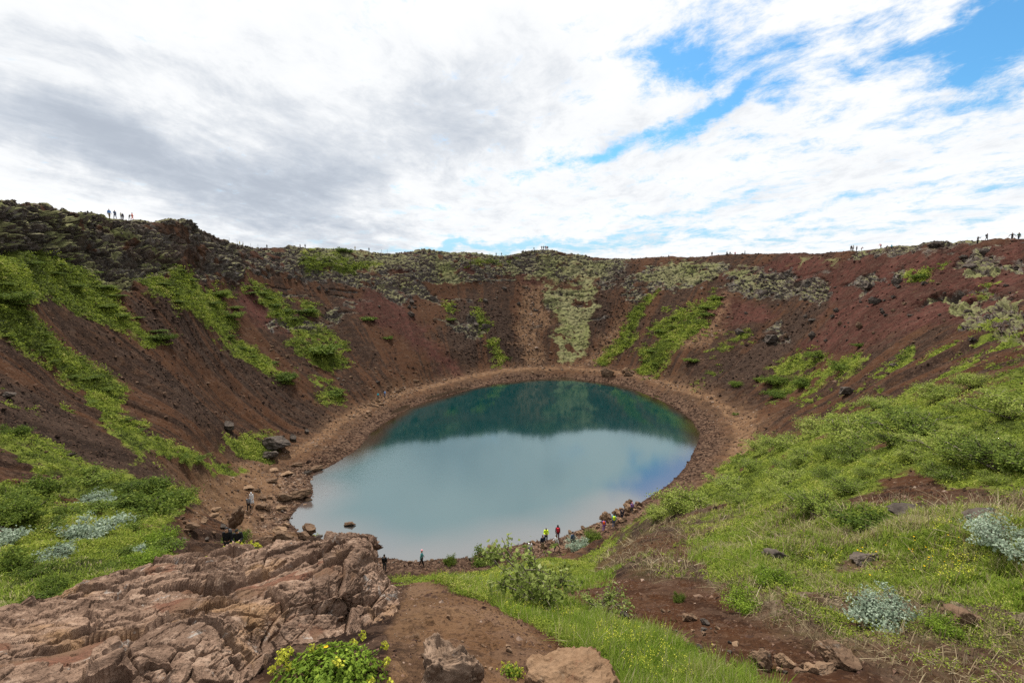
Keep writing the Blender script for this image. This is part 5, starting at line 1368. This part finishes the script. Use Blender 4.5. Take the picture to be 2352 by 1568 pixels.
def figure(pose_name):
    if pose_name in FIG: return FIG[pose_name]
    J = skeleton(POSES[pose_name])
    v, e, r = [], [], []
    def add(p, rad, par=None):
        v.append(p); r.append(rad); i = len(v)-1
        if par is not None: e.append((par, i))
        return i
    pe = add(J['pelvis'], (.145, .105)); be = add(J['belly'], (.135, .095), pe); ch = add(J['chest'], (.155, .105), be); nk = add(J['neck'], .055, ch)
    h = add(J['head'], (.076, .088), nk); add(J['crown'], (.07, .08), h); add(J['nose'], .013, h); add(J['earL'], .018, h); add(J['earR'], .018, h)
    for S_ in 'LR':
        s = add(J['sh'+S_], .06, ch); el = add(J['el'+S_], .043, s); w = add(J['wr'+S_], .028, el); pm = add(J['pm'+S_], (.036, .022), w)
        d = J['hd'+S_]; side = np.cross(d, [0, -1, 0]); side /= np.linalg.norm(side)+1e-9; fw = np.cross(d, side)
        for q, L in ((-.028, .062), (-.010, .075), (.009, .078), (.027, .068)):
            a = add(J['pm'+S_]+side*q+d*.035, .009, pm); b = add(v[a]+d*L*.5+fw*.006, .008, a); add(v[b]+d*L*.42+fw*.02, .007, b)
        sg = -1 if S_ == 'L' else 1
        a = add(J['pm'+S_]+side*sg*.035-d*.02, .011, pm); b = add(v[a]+side*sg*.018+d*.03+fw*.01, .009, a); add(v[b]+d*.025+fw*.008, .008, b)
        hp = add(J['hp'+S_], .09, pe); kn = add(J['kn'+S_], .058, hp); an = add(J['an'+S_], .04, kn); add(J['toe'+S_], .032, an)
    body = skin_mesh('person_body', v, e, r, 0, 1, M_SKIN)
    v, e, r = [], [], []
    a = add(J['pelvis']+np.array([0, 0, -.04]), (.172, .132)); b = add(J['belly'], (.165, .125), a); c = add(J['chest'], (.178, .130), b); n = add(J['neck']-np.array([0, 0, .03]), .085, c)
    for S_ in 'LR':
        s = add(J['sh'+S_], .078, c); el = add(J['el'+S_], .06, s); add(J['wr'+S_], .048, el)
    jacket = skin_mesh('jacket', v, e, r, 0, 2, M_CLOTH)
    v, e, r = [], [], []
    a = add(J['pelvis'], (.158, .120))
    for S_ in 'LR':
        hp = add(J['hp'+S_]-np.array([0, 0, .02]), .105, a); kn = add(J['kn'+S_], .074, hp); add(J['an'+S_]+np.array([0, 0, .02]), .058, kn)
    trousers = skin_mesh('trousers', v, e, r, 0, 2, M_CLOTH)
    shoes = []
    for S_ in 'LR':
        v, e, r = [], [], []
        a = add(J['heel'+S_], .047); b = add(J['toe'+S_], .042, a); add(J['an'+S_], .05, a)
        shoes.append(skin_mesh('shoe', v, e, r, 0, 1, M_CLOTH))
    def lump(name, c, rad, mat, seed=0, cut=None, sub=3, n_=.05):
        bm = bmesh.new(); bmesh.ops.create_icosphere(bm, subdivisions=sub, radius=1); q = np.array([x.co[:] for x in bm.verts]); f = np.array([[y.index for y in x.verts] for x in bm.faces]); bm.free()
        q = q*(1+n_*fbm(q*2.5, 2, .5, seed)[:, None])
        if cut is not None: q = cut(q)
        m_ = np_mesh(name, q*rad+c, f, True); m_.materials.append(mat); return m_
    hc = J['head']*.5+J['crown']*.5
    def short(q): q = q.copy(); m_ = (q[:, 1] < -.2) & (q[:, 2] < .35); q[m_, 1] = q[m_, 1]*.3; q[:, 2] = np.maximum(q[:, 2], -.55); return q
    hair = lump('hair', hc+[0, .012, .012], [.09, .105, .10], M_HAIR, 3, short)
    def lng(q): q = short(q); m_ = (q[:, 1] > 0) & (q[:, 2] < 0); q[m_, 2] *= 6; q[m_, 1] += .25; return q
    long_hair = lump('long_hair', hc+[0, .015, .012], [.10, .11, .105], M_HAIR, 4, lng)
    def capf(q): q = q.copy(); q[:, 2] = np.maximum(q[:, 2], -.1); m_ = (q[:, 1] < -.6) & (q[:, 2] < .2); q[m_, 1] *= 1.5; return q
    cap = lump('cap', hc+[0, .008, .025], [.088, .102, .085], M_CLOTH, 5, capf, 3, .01)
    scarf = lump('headscarf', hc+[0, .02, -.03], [.105, .10, .15], M_CLOTH, 6)
    bp = lump('backpack', J['chest']*.6+J['belly']*.4+np.array([0, .19, .03]), [.16, .11, .25], M_CLOTH, 7, lambda q: np.sign(q)*np.abs(q)**.6, 3, .03)
    skirt = lump('skirt', J['pelvis']+np.array([0, 0, -.28]), [.23, .19, .42], M_CLOTH, 8, lambda q: np.column_stack([q[:, 0]*(1-.3*q[:, 2]), q[:, 1]*(1-.3*q[:, 2]), np.maximum(q[:, 2], -.8)]), 3, .05)
    FIG[pose_name] = dict(body=body, jacket=jacket, trousers=trousers, shoes=shoes, hair=hair, long_hair=long_hair, cap=cap, headscarf=scarf, backpack=bp, skirt=skirt, J=J)
    return FIG[pose_name]
POSES = dict(
 stand={}, stand2=dict(armL=(.1, .2, .5), armR=(-.05, .1, .2), legL=(.05, .05), legR=(-.06, .02)),
 walk=dict(armL=(-.4, .15, .35), armR=(.45, .12, .5), legL=(.42, .12), legR=(-.36, .22), lean=.06),
 stroll=dict(armL=(.25, .12, .3), armR=(-.3, .12, .3), legL=(-.22, .2), legR=(.26, .06), lean=.03),
 photo=dict(armL=(1.15, .35, 1.45), armR=(1.15, .35, 1.45), crossL=.35, crossR=.35, lean=-.04),
 hold=dict(armL=(.35, .2, 1.3), armR=(.35, .2, 1.3), crossL=.45, crossR=.45, nod=.8, lean=.06),
 spread=dict(armL=(.2, .9, .3), armR=(-.1, .95, .2), legL=(.5, .15), legR=(-.4, .35), lean=.12),
 bend=dict(armL=(.8, .3, .5), armR=(.7, .3, .6), legL=(.3, .35), legR=(-.1, .25), lean=.55, nod=.5),
 hips=dict(armL=(-.15, .75, .9), armR=(-.15, .75, .9), crossL=.8, crossR=.8),
)
CL = dict(navy=(.018, .025, .05), black=(.013, .013, .015), white=(.72, .73, .75), orange=(.75, .12, .02), teal=(.09, .33, .36), cyan=(.03, .45, .55), blue=(.08, .22, .50), lblue=(.25, .42, .75), grey=(.22, .24, .27),
          neon=(.62, .85, .03), red=(.55, .03, .05), pink=(.75, .30, .34), purple=(.20, .10, .42), dgreen=(.03, .07, .04), denim=(.07, .11, .19), khaki=(.25, .20, .13), wine=(.10, .02, .04), dgrey=(.06, .065, .07), cream=(.6, .56, .46), yellow=(.7, .6, .1), brown=(.05, .03, .02), lgreen=(.35, .5, .2))
def person(px, py, hpx, face, pose, top, legs, label, hair='black', head='hair', extra=(), bpcol='black', P=None, shoes='black', group=None):
    fg = figure(pose)
    if P is None: P = ground(px, py)
    qx, qy = pix(P)
    if abs(qy-py) > 5 or abs(qx-px) > 6: print('person off', label, px, py, round(float(qx)), round(float(qy)), np.round(P, 1))
    zc = P[1]*CP-(P[2]-CAMZ)*SP; s = float(np.clip(hpx*zc/F*math.hypot(P[0], P[1], P[2]-CAMZ)/math.hypot(P[0], P[1]), 1.38, 2.05))/1.75
    root = link('person', fg['body']); root.location = (P[0], P[1], P[2]-.02); root.scale = (s,)*3; root.rotation_euler = (0, 0, math.radians(face))
    def part(n, me, c):
        o = link(n, me, parent=root); o.color = (*CL[c], 1)
    part('jacket', fg['jacket'], top); part('trousers', fg['trousers'], legs)
    for q in fg['shoes']: part('shoe', q, shoes)
    part(head, fg[head], hair)
    for x in extra: part(x, fg[x], bpcol)
    return tag(root, label, 'person', group)
for a in [
 # left rim
 (252,497,21,60,'stroll','blue','khaki','person in a blue jacket and backpack, first of six on the left skyline','brown','hair',('backpack',),'navy'),
 (265,500,20,60,'walk','denim','denim','person in a patterned blue jacket, second of six on the left skyline','brown'),
 (278,500,14,90,'stand2','cream','grey','person in a pale jacket, third of six on the left skyline'),
 (285,500,14,80,'stand','navy','black','person in navy, fourth of six on the left skyline'),
 (296,502,13,70,'bend','navy','white','person in a dark top bending forward, fifth of six on the left skyline'),
 (305,503,16,120,'stroll','orange','orange','person in an orange jacket, last of six on the left skyline'),
 (551.6,564,9,90,'stand','yellow','dgrey','person in a yellowish jacket behind the fence posts on the left rim'),
 (558.5,565,8,90,'stand','white','dgrey','person in white behind the fence posts on the left rim'),
 (613,571,10,0,'stand','dgrey','black','lone dark-clad person on the left rim'),
 (690,571,11,90,'walk','dgrey','black','person in grey walking, left one of two close together on the far left rim'),
 (701,571,11,90,'stroll','black','black','person in black walking, right one of two close together on the far left rim'),
 (816,575,10,0,'stand','cream','cream','person in pale clothes standing on the far rim'),
 (847,577,9,0,'stand','black','black','dark-clad person on the far rim right of the person in pale clothes'),
 # far rim
 (1140,588,8,0,'stand','dgreen','black','lone dark person on the far rim, left of the summit group'),
 (1152,584,7,0,'stand','dgreen','black','tiny dark person on the far rim between the lone person and the summit'),
 (1202,580,6,40,'stand','dgrey','black','tiny person climbing toward the summit group on the far rim'),
 (1226.5,575,8,0,'hips','black','dgrey','person standing apart, just left of the five on the summit'),
 (1244,574,10,0,'hips','black','black','first of five people on the summit of the far rim'),
 (1248.6,574,10,0,'stand','dgrey','black','second of five people on the summit of the far rim'),
 (1253,574,10,0,'hips','black','brown','third of five people on the summit of the far rim'),
 (1255.6,574,9,0,'stand','pink','grey','person in pale pink, fourth of five on the summit of the far rim'),
 (1258.6,574,10,0,'stand2','dgreen','black','last of five people on the summit of the far rim'),
 (1536,592,7,0,'stand','denim','dgrey','tiny lone person on the far rim right of the summit'),
 # right rim
 (1635,589,11,0,'stand','black','black','lone dark person left of the four on the far right rim'),
 (1670,588,11,0,'stand','grey','black','person in grey, first of four on the far right rim'),
 (1677,588,10,0,'stand2','black','dgrey','person in black, second of four on the far right rim'),
 (1688,588,10,0,'stand','red','black','person in a red jacket, third of four on the far right rim'),
 (1711,587,12,60,'stand','navy','black','person in navy, last of four on the far right rim'),
 (1954,577,14,-60,'stroll','black','navy','person in black, left one of the close pair on the right rim'),
 (1958.5,577,14,120,'stand2','white','navy','person in white and navy, right one of the close pair on the right rim'),
 (1967,575,12,90,'stand','navy','navy','person in navy right of the close pair on the right rim'),
 (1979,576,8,90,'bend','wine','brown','person half hidden behind rocks on the right rim'),
 (2022,572,13,-80,'bend','pink','grey','person in pink bending forward on the right rim','brown','hair',('backpack',),'grey'),
 (2036,574,10,0,'bend','black','navy','dark person crouching low on the right rim, right of the one in pink'),
 (2048,572,10,0,'stand','cyan','black','person in bright blue half hidden on the right rim'),
 (2244.8,561,18,10,'photo','black','black','person in black holding up a camera on the right rim'),
 (2264.8,553,17,70,'stroll','navy','dgrey','person in navy with a backpack walking along the right rim','black','hair',('backpack',),'dgrey'),
 (2323,553,19,-60,'spread','black','black','person in black striding with arms out, left one at the right end of the rim'),
 (2338.7,552,19,-70,'walk','dgreen','navy','person in dark green striding, right one at the right end of the rim','brown','long_hair'),
 # beach on the left
 (868,915,14,20,'stroll','cyan','black','person in a bright turquoise jacket on the rubble of the left beach'),
 (884,911,15,-20,'stand2','lblue','denim','person in a light blue jacket on the rubble of the left beach'),
 (579.5,1160,30,10,'stroll','white','white','person in white clothes and a white headscarf on the trodden ground left of the lake','white','headscarf',('skirt',),'white'),
 (573,1171,33,15,'stroll','grey','black','person in a grey jacket and black trousers in front of the one in white'),
 (526,1277,30,10,'stroll','black','black','person in black with long hair on the path behind the outcrop, left of two','black','long_hair',('backpack',),'dgrey'),
 (549,1279,30,20,'hold','black','black','person in black with a cap on the path behind the outcrop, right of two','black','cap'),
 # near shore
 (855,1293,36,-100,'photo','wine','black','person with a raised camera half hidden behind the end of the outcrop'),
 (884,1312,36,170,'stand','black','dgrey','person in black with a pack just right of the end of the outcrop','black','hair',('backpack',),'black'),
 (969,1300,41,100,'stroll','teal','black','woman in a teal jacket and pink cap walking along the near shore','pink','cap'),
 (1254,1246,33,0,'hold','neon','black','man in a neon yellow jacket standing on the near shore','brown'),
 (1246,1265,36,30,'stand2','navy','khaki','person in a navy coat standing just below the man in neon yellow','brown'),
 (1281,1240,32,180,'stand','wine','wine','woman with long black hair and a red pack at the near waterline','black','long_hair',('backpack',),'red'),
 (1278,1263,35,-80,'walk','white','dgrey','person in a white top walking on the near shore under the woman with long hair','brown','hair'),
 (1315,1256,37,60,'stroll','denim','navy','man in a blue shirt walking on the near shore','black'),
 (1218,1275,30,160,'stand','white','denim','person in white half hidden by the top of the birch bush','brown'),
 (1387,1218,25,170,'stroll','purple','purple','person in purple with an orange backpack by the boulder pile','brown','hair',('backpack',),'orange'),
 (1410,1211,30,175,'stroll','teal','denim','person in teal with a neon yellow backpack by the boulder pile','black','hair',('backpack',),'neon'),
 (1429,1195,26,180,'stand','navy','navy','person in navy climbing beside the boulder pile','black'),
 (1451,1176,22,180,'stand','purple','dgrey','person with a pink cap at the edge of the scrub above the boulder pile','pink','cap'),
]:
    person(*a)
# thin fence posts on the left rim
def post(px, py, h=9, lab=''):
    P = ground(px, py); o = bpy.data.objects.new('fence_post', None)
    bv, bf = tubes([([(0, 0, -.2), (.005, .01, .5), (0, .015, 1.15)], [.04, .036, .034]), ([(0, .015, 1.15), (0, .015, 1.19)], [.05, .02])], 6)
    if 'post' not in BUSH: m = np_mesh('fence_post', bv, bf); m.materials.append(M_TWIG); BUSH['post'] = m
    o = link('fence_post', BUSH['post']); zc = P[1]*CP-(P[2]-CAMZ)*SP; s = h*zc/F/1.15; o.location = P; o.scale = (s*.9, s*.9, s)
    tag(o, 'thin weathered wooden fence post along the left rim path', 'fence post', 'fence posts on the left rim')
for px, py in [(527.7,553),(544,559),(577,566),(594,568),(877,582),(889,583)]: post(px, py)
